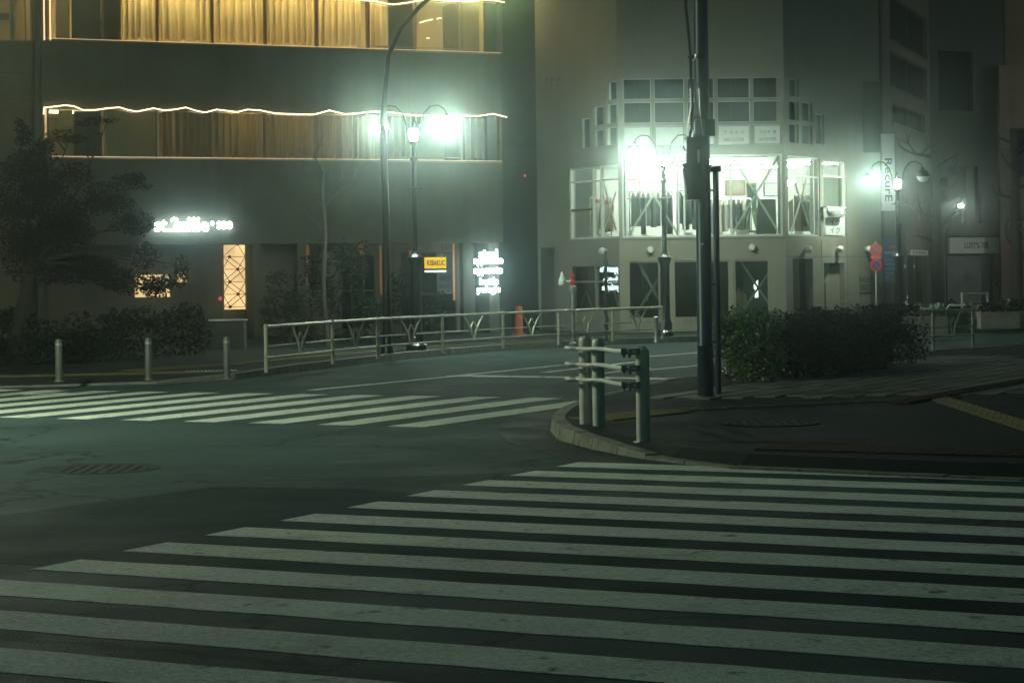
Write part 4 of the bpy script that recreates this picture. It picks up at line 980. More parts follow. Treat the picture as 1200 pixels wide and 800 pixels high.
rack(at(763, 260, 57.6).x, 57.6, 1.15, 'dark coats rack behind the cross brace beside the street lamp', [0, 2, 7, 2], 0.0, 1.62, 1.1)
rack(at(812, 260, 57.4).x, 57.4, .85, 'dark jackets rack behind the thick blue pole', [2, 0, 5], 0.0, 1.62, 1.0)
rack(at(704, 260, 58.9).x, 58.7, .7, 'flowery dresses rack at the glazing of the left side wall', [6, 3, 4], .6, 1.5, .95)
rack(at(941, 260, 58.7).x, 58.6, 1.0, 'red and cream clothes rack behind the right side glazing', [4, 6, 3, 4, 1], .9, 1.5, .95)
rack(at(850, 260, 60.5).x, 60.6, 1.5, 'mixed clothes rack deep inside the shop', [3, 5, 6, 2], 0.0, 1.5, 1.0)
for k, (u, v, w, h_, mm, lab) in enumerate(((741, 222, .5, .6, 'red', 'red framed print on the back wall of the lit shop'), (862, 220, .6, .45, 'wood', 'wooden framed print above the snake plant on the shop wall'), (881, 232, .3, .9, 'leaf', 'tall green banner hanging on the shop wall beside the board'), (905, 222, .5, .4, 'blue_board', 'blue framed print above the dark board on the shop wall'), (676, 232, .35, .5, 'dark_wall', 'dark print behind the left side glazing of the shop'), (950, 224, .45, .45, 'orange', 'orange print behind the right side glazing of the shop'))):
    p = at(u, v, 63.5); o = MB().box((0, 0, 0), (w, .04, h_)).build('wall_print', mm, None); o.location = (p.x, 63.585, p.z); o['label'] = lab; o['category'] = 'picture'
    MB().box((0, -.023, 0), (w * .84, .006, h_ * .86)).build('sheet', ('sign_white', 'pot', 'leaf_dark', 'sign_white', 'galv', 'sign_white')[k], o, False, True)
# display board, potted plants, low shelf, folded stock
p = at(897, 262, 57.0)
t = thing('display_board', 'dark leaning display board beside the snake plant in the shop window', 'board', (p.x, p.y, zfl))
MB().hexa([(p.x - .28, p.y, zfl), (p.x + .3, p.y, zfl), (p.x + .3, p.y + .04, zfl), (p.x - .28, p.y + .04, zfl), (p.x - .18, p.y + .12, zfl + 1.35), (p.x + .3, p.y + .12, zfl + 1.35), (p.x + .3, p.y + .16, zfl + 1.35), (p.x - .18, p.y + .16, zfl + 1.35)]).build('panel', 'dark_wall', t)
MB().box((p.x + .05, p.y - .03, zfl + .4), (.12, .02, .05)).build('price_card', 'sign_white', t)
def potted(u, Y, lab, hh, n, m='leaf', spike=True, pm='white_pot'):
    p = at(u, 262, Y); t = thing('potted_plant', lab, 'plant', (p.x, p.y, zfl), 'potted plants in the lit shop')
    MB().lathe([(.11, 0), (.15, .02), (.17, .50), (.18, .52), (.15, .53), (.14, .49), (0, .49)], (0, 0, 0), 14).build('pot', pm, t, True, True)
    r_ = random.Random(int(u)); mb = MB()
    for k in range(n):
        q = r_.uniform(0, 2 * pi); b = Vector((cos(q) * .05, sin(q) * .05, .48)); tip = Vector((cos(q) * r_.uniform(.08, .3), sin(q) * r_.uniform(.08, .3), .5 + hh * r_.uniform(.6, 1))); mid = b.lerp(tip, .5) + Vector((0, 0, .05)); w = Vector((-sin(q), cos(q), 0)) * (.035 if spike else .06)
        mb.add([b - w * .5, b + w * .5, mid + w, tip, mid - w], [(0, 1, 2, 4), (4, 2, 3)])
    mb.build('leaves', m, t, False, True); return t
potted(870, 56.9, 'spiky snake plant in a pale pot in the front shop window', .62, 18)
potted(889, 58.2, 'leafy tall plant behind the snake plant in the shop', .75, 22, spike=False)
potted(708, 58.4, 'small leafy plant behind the left side glazing of the shop', .5, 16, spike=False)
p = at(886, 270, 57.4)
t = thing('shop_bench', 'low orange wooden bench next to the snake plant', 'bench', (p.x, p.y, zfl)); MB().box((0, 0, .50), (.55, .3, .05)).build('top', 'orange', t, False, True)
for s_ in (-.22, .22): MB().box((s_, 0, .24), (.05, .26, .47)).build('leg', 'wood', t, False, True)
for k, (u, Y, lab) in enumerate(((745, 57.2, 'low stock shelf under the dark coats'), (815, 57.1, 'low stock shelf under the dark jackets'), (945, 58.3, 'low stock shelf behind the right side glazing'))):
    p = at(u, 270, Y); t = thing('stock_shelf', lab, 'shelf', (p.x, p.y, zfl), 'low stock shelves in the lit shop')
    MB().box((0, 0, .36), (.85, .3, .04)).build('board', 'dark_wall', t, False, True); MB().box((0, 0, .16), (.85, .3, .03)).build('board', 'dark_wall', t, False, True)
    for s_ in (-.4, .4): MB().box((s_, 0, .17), (.04, .28, .34)).build('leg', 'dark_wall', t, False, True)
    m = MB(); m.box((-.2, 0, .44), (.22, .2, .11), taper=.9); m.box((.22, 0, .42), (.16, .2, .08), taper=.9); m.build('folded_clothes', 'sign_white', t, False, True)
p = at(887, 0, 60); 
# wall fan and poster at the right-hand end of the glazing
q = FR.rect(965.5, 244, 985, 254, .05)
t = thing('wall_lamp', 'grey hooded floodlight over the handwritten poster', 'lamp', FR.pt((q[0] + q[2]) / 2, q[1], .05))
mb = MB(); am = (q[0] + q[2]) / 2; zc = (q[1] + q[3]) / 2
vs = []
for z, s_ in ((q[1], .75), (zc, 1.0), (q[3] - .02, .85)):
    for k in range(12):
        w = 2 * pi * k / 12; vs.append(FR.pt(am + cos(w) * (q[2] - q[0]) / 2 * s_, z, .16 + sin(w) * .14 * s_))
mb.add(vs, [(i * 12 + k, i * 12 + (k + 1) % 12, (i + 1) * 12 + (k + 1) % 12, (i + 1) * 12 + k) for i in range(2) for k in range(12)] + [tuple(range(11, -1, -1)), tuple(range(24, 36))]); mb.build('hood', 'galv', t, True)
mb = MB(); mb.lathe([(.05, 0), (.045, .02), (.0, .025)], FR.pt(am + .08, zc, .30), 10, FR.n); mb.build('lens', 'white_lit', t)
mb = MB(); FR.box(mb, q[0] - .1, q[3] + .01, q[2] + .12, q[3] + .04, .02, .18); mb.build('arm', 'white_steel', t)
q = FR.rect(967, 254.5, 989, 275.5, .02); t = thing('poster', 'white handwritten poster under the hooded floodlight', 'poster', FR.pt(q[0], q[1], .02))
mb = MB(); FR.box(mb, *q, .012, .03); mb.build('sheet', 'sign_white', t)
for j, s_ in enumerate(('\u30a4\u30af', '\u30a4\u30af')): text_mb(s_, FR.pt((q[0] + q[2]) / 2, q[1] + (q[3] - q[1]) * (.72 - .44 * j), .034), FR.d, UPZ, (q[2] - q[0]) * .55, .17, .004, .01).build('lettering', 'ink', t)
# ground floor of the shop building
for fac, hs, cols, rows in ((FC, gf, ([], [X(FC, 822, 340)], []), []), (FL, gl, ([X(FL, 697, 340)],), [FL.loc(697, 330)[1]])):
    for i, h in enumerate(hs): glaze(fac, h, list(cols[i]), list(rows), 'cream', .06)
for h in gf + gl:
    pass
for q in ((747, 306, 775, 356), (775, 322, 742, 372), (868, 306, 902, 358), (902, 318, 866, 370)):
    a, z = FC.loc(q[0], q[1], -.35); b_, z2 = FC.loc(q[2], q[3], -.35); mb = MB(); FC.bar(mb, a, z, b_, z2, -.35, .06, .03); mb.build('brace', 'cream', b2)
for q in ((687, 340, 678, 366), (687, 340, 696, 366), (718, 335, 726, 365)):
    a, z = FL.loc(q[0], q[1], -.3); b_, z2 = FL.loc(q[2], q[3], -.3); mb = MB(); FL.bar(mb, a, z, b_, z2, -.3, .05, .03); mb.build('brace', 'cream', b2)
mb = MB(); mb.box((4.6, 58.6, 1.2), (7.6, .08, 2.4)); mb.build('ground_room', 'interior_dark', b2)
# dim stock seen in the dark ground floor
for k, (u, lab) in enumerate(((826, 'pale shirt hanging in the dark ground floor window'), (866, 'pale coat on a stand behind the ground floor glass'), (872, 'grey figure stand deep in the ground floor window'))):
    p = at(u, 352, 57.2); o = MB(); o.lathe([(.03, 0), (.16, .1), (.14, .5), (.12, .62), (.05, .68), (.02, .78)], (0, 0, 0), 10); m = o.build('dress_stand', 'curtain_dim' if k else 'sign_white', None, True); m.location = (p.x, p.y, p.z - .45); m['label'] = lab; m['category'] = 'dress stand'
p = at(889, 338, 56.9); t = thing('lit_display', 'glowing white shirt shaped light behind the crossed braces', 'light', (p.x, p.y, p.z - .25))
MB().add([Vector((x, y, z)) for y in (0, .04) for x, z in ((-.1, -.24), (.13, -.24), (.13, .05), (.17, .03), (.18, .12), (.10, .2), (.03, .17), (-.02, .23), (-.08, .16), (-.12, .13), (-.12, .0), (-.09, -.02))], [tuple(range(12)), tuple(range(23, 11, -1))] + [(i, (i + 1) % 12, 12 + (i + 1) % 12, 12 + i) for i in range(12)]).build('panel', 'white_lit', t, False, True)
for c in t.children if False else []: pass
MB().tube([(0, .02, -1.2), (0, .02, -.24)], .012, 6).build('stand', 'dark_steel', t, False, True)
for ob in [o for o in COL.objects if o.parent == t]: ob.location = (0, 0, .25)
# doorways on the right-hand wall
h = grr[0]; mb = MB(); FR.box(mb, h[0], h[1], h[0] + .03, h[3], -.02, -1.4); FR.box(mb, h[0], h[1], h[2], h[3], -1.4, -1.45); FR.box(mb, h[0], h[3] - .01, h[2], h[3] + .02, -.23, -1.4); mb.build('entrance', 'dark_wall', b2)
mb = MB(); FR.box(mb, h[2] - .28, h[1], h[2] - .23, h[3] - .02, -.3, -1.2); mb.build('door', 'cream', b2)
h = grr[1]; mb = MB(); FR.box(mb, h[0], h[1], h[2], h[3], -2.6, -2.65); FR.box(mb, h[0] - .03, h[1], h[0], h[3], -.23, -2.6); mb.build('stairwell', 'dark_wall', b2)
mb = MB(); mb.add([FR.pt(h[0] + .42, h[1], -.15), FR.pt(h[2], h[1], -.15), FR.pt(h[2], h[3], -.15), FR.pt(h[2] - .05, h[3], -.15), FR.pt(h[0] + .62, h[3] - .25, -.15), FR.pt(h[0] + .44, h[3] - .55, -.15)] + [FR.pt(h[0] + .42, h[1], -.21), FR.pt(h[2], h[1], -.21), FR.pt(h[2], h[3], -.21), FR.pt(h[2] - .05, h[3], -.21), FR.pt(h[0] + .62, h[3] - .25, -.21), FR.pt(h[0] + .44, h[3] - .55, -.21)], [tuple(range(6)), tuple(range(11, 5, -1))] + [(i, (i + 1) % 6, 6 + (i + 1) % 6, 6 + i) for i in range(6)]); mb.build('entry_panel', 'cream', b2)
for k in range(6):
    mb = MB(); FR.box(mb, h[0] + .01, .12 + .17 * k, h[2] - .3, .12 + .17 * (k + 1), -.5 - .28 * k, -.78 - .28 * k); mb.build('stair_step', 'concrete', b2)
for (u, z0, z1) in ((963, .1, zsill - .1), (993, .1, zsill + 1.6), (1008, .1, 2.0)):
    a = FR.loc(u, 320)[0]; mb = MB(); FR.box(mb, a - .008, z0, a + .008, z1, -.01, .003); mb.build('wall_joint', 'dark_wall', b2)
mb = MB(); FR.box(mb, .02, gz1 + .06, FR.len, gz1 + .075, -.01, .003); mb.build('wall_joint', 'dark_wall', b2)
mb = MB(); FC.box(mb, .02, zsill - .07, FC.len - .02, zsill - .05, -.01, .012); mb.build('wall_joint', 'dark_wall', b2)
# round wall lights
wl_ = None
for fac, u, v, lab in ((FR, 943, 292, 'round unlit wall light above the open shop doorway'), (FR, 980, 292, 'round unlit wall light above the stair entrance'), (FR, 1014, 292, 'round unlit wall light above the wall lettering'), (FC, 881, 290, 'round unlit wall light on the front wall above the glowing display'), (FC, 762, 293, 'round unlit wall light on the front wall behind the street lamp'), (FL, 710, 294, 'round unlit wall light above the left side glazing'), (FL, 651, 294, 'small dark round light on the blank left end of the wall')):
    a, z = fac.loc(u, v); p = fac.pt(a, z)
    t = thing('wall_light', lab, 'wall light', p, 'round wall lights on the cream building')
    MB().lathe([(.075, 0), (.075, .03), (.035, .04), (.035, .07)], (0, 0, 0), 12, fac.n).build('base', 'galv', t, True, True)
    MB().lathe([(.001, -.10), (.05, -.085), (.09, -.03), (.095, .02), (.07, .07), (.001, .09)], tuple(fac.n * .12), 14, fac.n).build('globe', 'white_pot' if u != 651 else 'dark_wall', t, True, True)
# wall lettering and small crest marks
a, z = FR.loc(1014, 328); t = thing('wall_lettering', 'dark painted shop lettering on the cream wall beside the no parking signs', 'sign', FR.pt(a, z - .3, 0))
wd = FR.loc(1022, 328)[0] - FR.loc(1007, 328)[0]
for s_, v, hh in (('RAUNE', 328, .17), ('VINTC', 336.5, .17), ('used wear', 343, .06)):
    a, z = FR.loc(1014.5, v); text_mb(s_, FR.pt(a, z, .008), FR.d, UPZ, wd, hh, .008, .01).build('lettering', 'dark_wall', t)
a, z = FL.loc(650, 95); t = thing('wall_emblem', 'three small dark emblems high on the blank cream wall', 'emblem', FL.pt(a, z, 0))
for u in (642, 648, 655):
    a, z = FL.loc(u, 96); mb = MB(); vs = []
    P_ = [FL.pt(a + cos(k * .5) * .07, z + sin(k * .5) * .09, .02) for k in range(11)]; mb.tube(P_, .012, 5); mb.build('ring', 'dark_wall', t)
# concrete step and floor lettering panel below the front glazing
q = FC.rect(789, 371, 862, 382, .04); mb = MB(); FC.box(mb, q[0], .13, q[2], q[3], .01, .06); mb.build('base_panel', 'cream', b2)
text_mb('\u30d6\u30e9\u30f3\u30c9\u53e4\u7740', FC.pt((q[0] + q[2]) / 2 - .1, (q[1] + q[3]) / 2, .066), FC.d, UPZ, .95, .13, .006).build('base_lettering', 'dark_wall', b2)

# ------------------------------------------------------------------ small posts before the shop
def mirror_post():
    x, y = g(672, 403, FZ); t = thing('mirror_post', 'slim grey post with red discs and a pale side horn', 'sign post', (x, y, FZ)); zz = lambda v: at(672, v, y).z - FZ
    MB().tube([(0, 0, 0), (0, 0, zz(340))], .035, 8).build('post', 'galv', t, True, True)
    MB().lathe([(.06, 0), (.085, .03), (.085, .13), (.05, .16), (0, .17)], (0, 0, zz(343)), 12).build('collar', 'galv', t, True, True)
    for v in (323.5, 331.5): MB().lathe([(.06, -.015), (.065, 0), (.05, .02), (0, .03)], (0, -.03, zz(v)), 14, (0, -1, 0)).build('disc', 'red', t, True, True)
    MB().tube([(0, 0, zz(329.5)), (-.17, 0, zz(329.5))], .018, 8).build('arm', 'sign_white', t, True, True)
    MB().lathe([(.07, 0), (.085, .04), (.075, .12), (.04, .2), (.012, .3)], (-.235, 0, zz(334)), 12).build('horn', 'sign_white', t, True, True)
    MB().tube([(0, 0, zz(330)), (.5, .02, zz(330.5))], .012, 6).build('arm', 'galv', t, True, True)
    MB().lathe([(.09, 0), (.09, .02), (.04, .05)], (0, 0, .0), 10).build('foot', 'galv', t, True, True)
mirror_post()
x, y = g(711, 400, FZ); t = thing('thin_post', 'thin dark post wrapped in cable between the lamp and the red disc post', 'post', (x, y, FZ))
MB().tube([(0, 0, 0), (0, 0, 2.05)], .03, 8).build('post', 'dark_wall', t, True, True)
MB().tube([(cos(k * .9) * .05, sin(k * .9) * .05, .2 + k * .045) for k in range(38)], .014, 5).build('wrapped_cable', 'cable', t, True, True)
x, y = g(769, 401, FZ); t = thing('bollard', 'short grey bollard at the foot of the lamp before the lit shop', 'bollard', (x, y, FZ))
MB().lathe([(.06, 0), (.05, .02), (.045, .5), (.06, .52), (.06, .56), (0, .58)], (0, 0, 0), 10).build('post', 'galv', t, True, True)

# ------------------------------------------------------------------ right-hand street: buildings, signs, shutters
ra = meet(Vector((*RE, 0)), (.35, .94), 1058); 
FD = Facade((10.75, 63.5), (14.9, 75.0))
td = thing('dark_building', 'tall dark building with a ground floor shop behind the far street lamp', 'building', (12.6, 70, 0))
dh = [FD.rect(1043, 8, 1086, 58), FD.rect(1043, 70, 1086, 110), FD.rect(1046, 128, 1084, 150), FD.rect(1052, 262, 1062, 374), FD.rect(1064, 300, 1086, 374)]
mb = MB(); FD.wall(mb, 0, 0, FD.len, 16, dh, .25); mb.build('wall', 'brown_wall', td)
for i, h in enumerate(dh):
    mb = MB(); FD.box(mb, h[0], h[1], h[2], h[3], -.14, -.15); mb.build('window_pane', 'glass_dark', td)
    mb = MB(); FD.box(mb, h[0] - .05, h[1] - .05, h[2] + .05, h[1], .04, -.2); FD.box(mb, (h[0] + h[2]) / 2 - .03, h[1], (h[0] + h[2]) / 2 + .03, h[3], -.08, -.2); mb.build('window_frame', 'frame_dark', td)
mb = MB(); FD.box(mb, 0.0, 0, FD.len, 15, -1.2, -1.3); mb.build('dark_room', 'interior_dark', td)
mb = MB(); FD.box(mb, -.25, 0, .12, 16, .35, -.4); mb.build('corner_column', 'dark_wall', td)
mb = MB()
for u in (1063, 1077, 1091): a, z = FD.loc(u, 245, .03); mb = MB(); FD.box(mb, a - .02, z - .4, a + .02, z + .35, .03, .06); mb.build('trim_bar', 'bronze', td)
a, z = FD.loc(1080.5, 240, .05); text_mb('P', FD.pt(a, z, .05), FD.d, UPZ, .38, .36, .02).build('lettering', 'bronze', td)
q = FD.rect(1066, 293, 1087, 299, .1); mb = MB(); FD.box(mb, *q, .02, .12); mb.build('name_board', 'sign_white', td)
text_mb('KAPPERS', FD.pt((q[0] + q[2]) / 2, (q[1] + q[3]) / 2, .125), FD.d, UPZ, (q[2] - q[0]) * .7, .09, .006).build('lettering', 'ink', td)
for k, (u, c) in enumerate(((1061, 'white_lit'), (1072, 'white_lit'), (1079.5, 'sign_blue'), (1064, 'white_lit'))):
    a, z = FD.loc(u, (312, 312, 312, 348)[k], .05); mb = MB(); FD.box(mb, a - .03, z - .05, a + .03, z + .05, .02, .05); mb.build('small_light', emit('dim%d' % k, (.7, .9, .8), .35, False) if c == 'white_lit' else c, td)
# vertical white sign
p0 = at(1040.5, 202, 62.4); hgt = at(1040, 158, 62.4).z - at(1040, 248, 62.4).z
t = thing('projecting_sign', 'tall white vertical sign projecting beside the far street lamp', 'sign', (p0.x, p0.y, p0.z - hgt / 2))
MB().box((0, 0, hgt / 2), (.38, .16, hgt)).build('box', 'sign_white', t, False, True)
text_mb('RecurE', Vector((0, -.083, hgt * .40)), (0, 0, -1), (1, 0, 0), hgt * .56, .21, .006, .01).build('letters', 'ink', t, False, True)
for zz in (.2, hgt - .2): MB().box((-.25, .02, zz), (.16, .05, .05)).build('bracket', 'dark_steel', t, False, True)
# blue notice board and red round no-parking signs
p = at(1043.5, 304, 62.6); t = thing('blue_board', 'blue notice board with an orange badge behind the red round signs', 'sign', (p.x, p.y, FZ))
hh = at(1043, 278, 62.6).z - at(1043, 331, 62.6).z
bz0 = at(1043, 331, 62.6).z - FZ
MB().box((0, 0, bz0 + hh / 2), (.56, .06, hh)).build('panel', 'blue_board', t, False, True)
MB().box((.08, -.035, bz0 + hh * .79), (.22, .02, .08)).build('badge', 'orange', t, False, True)
text_mb('SAKURA', Vector((0, -.036, bz0 + hh * .66)), (1, 0, 0), UPZ, .40, .08, .006).build('lettering', 'sign_white', t, False, True)
for k in range(5): text_mb(('open 11', '\u8cb7\u53d6 OK', 'vinyl', '20:00', '2F \u2192')[k], Vector((-.02 + .04 * (k % 2), -.036, bz0 + hh * (.50 - .1 * k))), (1, 0, 0), UPZ, .34, .065, .005).build('lettering', 'galv', t, False, True)
for s_ in (-.2, .2): MB().box((s_, .02, bz0 / 2), (.04, .04, bz0)).build('leg', 'dark_steel', t, False, True)
p = at(1026.5, 302, 60.0); t = thing('road_sign', 'two red rimmed round road signs stacked on one grey pole', 'road sign', (p.x, p.y, FZ))
zz = lambda v: at(1026, v, 60.0).z - FZ
MB().tube([(0, .03, 0), (0, .03, zz(283))], .03, 8).build('pole', 'galv', t, True, True)
for v, mm in ((292.5, 'sign_white'), (310.5, 'sign_blue')):
    c = (0, -.01, zz(v)); MB().lathe([(.175, -.006), (.175, .006)], c, 24, (0, -1, 0)).build('disc', 'red', t, True, True)
    MB().lathe([(.115, .0065), (.115, .010)], c, 24, (0, -1, 0)).build('field', 'sign_blue' if mm == 'sign_blue' else 'blue_board', t, True, True)
    m = MB(); m.box((0, -.024, zz(v)), (.035, .006, .30 if mm == 'sign_blue' else .22), ry=-.78)
    if mm == 'sign_white': m.box((0, -.026, zz(v)), (.035, .006, .22), ry=.78)
    m.build('slash', 'red', t, False, True)
MB().box((0, -.012, zz(301.5)), (.30, .012, .10)).build('plate', 'red', t, False, True)
text_mb('\u306a\u3089\u306a\u3044', Vector((0, -.02, zz(301.5))), (1, 0, 0), UPZ, .24, .06, .004).build('lettering', 'sign_white', t, False, True)
# shop with the roller shutter
FS = Facade((14.2, 74.0), (19.0, 76.5))
ts = thing('shutter_shop', 'two storey dark shop building with a grey roller shutter and white fascia', 'building', (16.2, 75, 0))
sh = FS.rect(1107, 299, 1161, 374); up = [FS.rect(1100, 195, 1132, 262), FS.rect(1142, 195, 1150, 262), FS.rect(1100, 60, 1140, 130)]
mb = MB(); FS.wall(mb, -.2, 0, FS.len + .2, 16, [(sh[0], 0, sh[2], sh[3])] + up, .3); mb.build('wall', 'dark_wall', ts)
for h in up:
    mb = MB(); FS.box(mb, *h, -.15, -.16); mb.build('window_pane', 'glass_dark', ts)
    mb = MB(); FS.box(mb, h[0] - .04, h[1] - .06, h[2] + .04, h[1], .06, -.2); mb.build('window_sill', 'concrete', ts)
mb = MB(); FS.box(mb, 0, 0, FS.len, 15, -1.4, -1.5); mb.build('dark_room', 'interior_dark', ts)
q = FS.rect(1098, 263, 1172, 276, .2); mb = MB(); FS.box(mb, *q, .0, .35); mb.build('ledge', 'concrete', ts)
mb = MB(); n = 26
for k in range(n):
    z0, z1 = (sh[3] - .02) * k / n + .12 * (1 - k / n), 0
    za = .12 + (sh[3] - .14) * k / n; zb = .12 + (sh[3] - .14) * (k + 1) / n
    FS.box(mb, sh[0], za, sh[0] + (sh[2] - sh[0]) * .80, zb - .012, -.06, -.10); FS.box(mb, sh[0], zb - .012, sh[0] + (sh[2] - sh[0]) * .80, zb, -.08, -.10)
mb.build('shutter', 'shutter', ts)
mb = MB(); FS.box(mb, sh[0] + (sh[2] - sh[0]) * .80 + .005, .12, sh[2], sh[3], -.03, -.12); mb.build('side_panel', 'shutter', ts)
for v in (322, 333):
    a, z = FS.loc(1166, v, .02); 
a0 = FS.loc(1164, 340)[0]; a1 = FS.loc(1171, 340)[0]; a2 = FS.loc(1176.5, 340)[0]
mb = MB(); FS.box(mb, a0, .12, a1, sh[3], .0, .06); mb.build('meter_cabinet', 'paver', ts)
for v in (321.5, 333.5):
    z = FS.loc(1167, v)[1]; mb = MB(); FS.box(mb, a0 + .06, z - .09, a0 + .14, z + .09, .06, .09); mb.build('meter', 'cable', ts)
mb = MB(); FS.box(mb, a1 + .01, .12, a2, sh[3] - .02, .0, .12); mb.build('pilaster', 'sign_white', ts)
q = FS.rect(1113, 278, 1172, 297, .12); t = thing('shop_fascia', 'white shop fascia with dark lettering above the roller shutter', 'sign', FS.pt((q[0] + q[2]) / 2, q[1], .1))
mb = MB(); FS.box(mb, *q, .012, .14); mb.build('board', 'sign_white', t)
text_mb("LUXY\u2019S-TEK", FS.pt((q[0] + q[2]) / 2 + .05, (q[1] + q[3]) / 2, .148), FS.d, UPZ, (q[2] - q[0]) * .48, .21, .008, .015).build('letters', 'ink', t)
# last building at the edge of the frame
FE = Facade((18.0, 74.5), (23, 74.5)); te = thing('brown_building', 'brown building at the far edge beside the pollarded tree', 'building', (20, 75, 0))
qa = FE.loc(1172, 200)[0]; eh = [FE.rect(1184, 150, 1215, 205)]
mb = MB(); FE.wall(mb, qa, 0, 5, FE.loc(1185, 77)[1], eh, .3); FE.wall(mb, qa + .5, FE.loc(1185, 77)[1] + .02, 5, 16, [], .3, -1.2); mb.build('wall', 'brown_concrete', te)
mb = MB(); FE.box(mb, *eh[0], -.14, -.16); mb.build('window_pane', 'glass_dark', te)
mb = MB(); FE.box(mb, qa + .15, 0, qa + .55, FE.loc(1180, 350)[1], .05, .3); mb.build('bright_post', 'sign_white', te)
mb = MB(); mb.box((21, 79, 8), (16, .3, 16)); 
te2 = thing('back_building', 'tall dark block behind the brown building', 'building', (21, 82, 0)); mb.build('wall', 'dark_wall', te2)
# round red sign by the pollarded tree
p = at(1183, 287, 73.5)
t = thing('round_sign', 'small red round sign half hidden by the pollarded tree', 'sign', (p.x, p.y, p.z)); MB().lathe([(.13, 0), (.13, .03)], (0, 0, 0), 16, (0, -1, 0)).build('disc', 'red', t, True, True); MB().box((.1, .1, 0), (.3, .03, .03)).build('bracket', 'dark_steel', t, False, True)
# small lit spotlight on a bent pole
p = at(1126, 242, 70); t = thing('spot_lamp', 'small bright spotlight on a bent arm before the shutter shop', 'lamp', (p.x - .5, p.y, FZ))
b_ = Vector((p.x - .5, p.y, FZ))
MB().tube([(0, 0, 0), (0, 0, 2.7), (.15, 0, 3.0), (.45, 0, p.z - FZ)], [.03, .025, .02, .02], 8).build('pole', 'dark_steel', t, True, True)
MB().lathe([(.03, 0), (.075, .02), (.08, .09), (.07, .1)], (.5, -.02, p.z - FZ - .04), 12).build('bulb', 'small_lamp', t, True, True)
MB().lathe([(.085, .065), (.09, .10), (.03, .14)], (.5, -.02, p.z - FZ), 12).build('hood', 'dark_steel', t, True, True) if False else None

# planters and parked bits in front of the right-hand shops
def planter(u, v, w, lab, m='pot', plant='leaf', flowers=False):
    x, y = g(u, v, FZ); t = thing('planter', lab, 'planter', (x, y, FZ), 'planters before the right hand shops')
    MB().box((0, 0, .2), (w, .42, .4)).build('box', m, t, False, True); MB().box((0, 0, .405), (w + .05, .46, .04)).build('rim', m, t, False, True)
    leaves_mb([((k * w / 5 - w * .4, 0, .52 + rr.uniform(0, .1)), (.18, .18, .18), 1) for k in range(5)], 260, .09, int(u), .45).build('foliage', plant, t, False, True)
    if flowers: leaves_mb([((k * w / 5 - w * .4, -.05, .66), (.15, .14, .08), 1) for k in range(5)], 110, .06, int(u) + 1, .6).build('blossoms', 'sign_white', t, False, True)
planter(1084, 392, 1.0, 'stone planter with pale flowers behind the short fence', flowers=True)
planter(1112, 385, .9, 'planter with dark leaves in front of the roller shutter', 'dark_wall', 'leaf_dark')
planter(1170, 385, 1.0, 'planter with dark shrubs beside the white pilaster', 'pot', 'leaf_dark')
planter(1188, 384, .5, 'narrow grey planter under the pollarded tree', 'galv', 'leaf_dark')
for k, (u, v) in enumerate(((1118, 386),)):
    x, y = g(u, v, FZ); t = thing('bike_rail', 'bent white tube rail beside the single fence panel', 'rail', (x, y, FZ))
    MB().tube([(-.2, 0, 0), (-.2, 0, .5), (-.12, 0, .62), (.3, 0, .62)], .025, 8).build('tube', 'sign_white', t, True, True)

# ------------------------------------------------------------------ trees
def pollard(u, Y, lab, r0, hgt, seed, lean=(0, 0), knob=1.7, n=9, first=1.6):
    rnd = random.Random(seed); p = at(u, 330, Y); base = Vector((p.x, p.y, FZ)); t = thing('street_tree', lab, 'tree', base, 'bare pollarded street trees')
    mb = MB(); pts = [Vector((lean[0] * q / hgt + rnd.gauss(0, .02), lean[1] * q / hgt, q)) for q in [hgt * k / 8 for k in range(9)]]
    mb.tube(pts, [r0 * (1.25 if k == 0 else 1 - .055 * k) for k in range(9)], 10); mb.build('trunk', 'bark', t, True, True)
    for k in range(n):
        z = first + (hgt - first) * (k + .5) / n; q = rnd.uniform(0, 2 * pi); d = Vector((cos(q), sin(q) * .6, rnd.uniform(.0, .7)))
        mb = MB(); branch(mb, Vector((lean[0] * z / hgt, lean[1] * z / hgt, z)), d, rnd.uniform(.35, .7), r0 * .36, 2, rnd, .6, None, .2, knob); mb.build('limb', 'bark', t, True, True)
pollard(1098, 66, 'bare tree before the left edge of the roller shutter', .19, 5.2, 4, n=8, first=2.2, knob=1.2)
pollard(1191, 63, 'knobbly pollarded tree with thick dark trunk at the far edge', .19, 5.6, 9, n=15, first=1.7, knob=1.9)
pollard(381, 47, 'thin bare street tree before the concrete wall', .06, 3.9, 14, n=8, first=2.4, knob=1.0)
def leafy_tree(base, lab, hgt, clumps, n, size, seed, lean, m='leaf_red', r0=.16):
    rnd = random.Random(seed); t = thing('leafy_tree', lab, 'tree', base, 'dark leafy trees before the concrete building')
    mb = MB(); fork = Vector((lean[0], lean[1], hgt * .42))
    mb.tube([(0, 0, 0), (lean[0] * .3, lean[1] * .3, hgt * .16), (lean[0] * .8, lean[1] * .7, hgt * .30), fork], [r0 * 1.3, r0, r0 * .85, r0 * .75], 9); mb.build('trunk', 'bark', t, True, True)
    tips = []
    for (c, r, w) in clumps[::4]:
        mb = MB(); mid = fork.lerp(Vector(c), .45) + Vector((rnd.gauss(0, .22), rnd.gauss(0, .22), .25)); end = Vector(c)
        mb.tube([fork, fork.lerp(mid, .5) + Vector((0, 0, .06)), mid, end], [r0 * .42, r0 * .3, r0 * .18, r0 * .05], 6)
        for k in range(5): branch(mb, mid.lerp(end, k / 5), Vector((rnd.gauss(0, 1), rnd.gauss(0, 1), rnd.gauss(.3, .6))), max(r) * .8, r0 * .13, 1, rnd, .6)
        mb.build('limb', 'bark', t, True, True)
    leaves_mb(clumps, n, size, seed, .34, .2).build('crown', m, t, False, True)
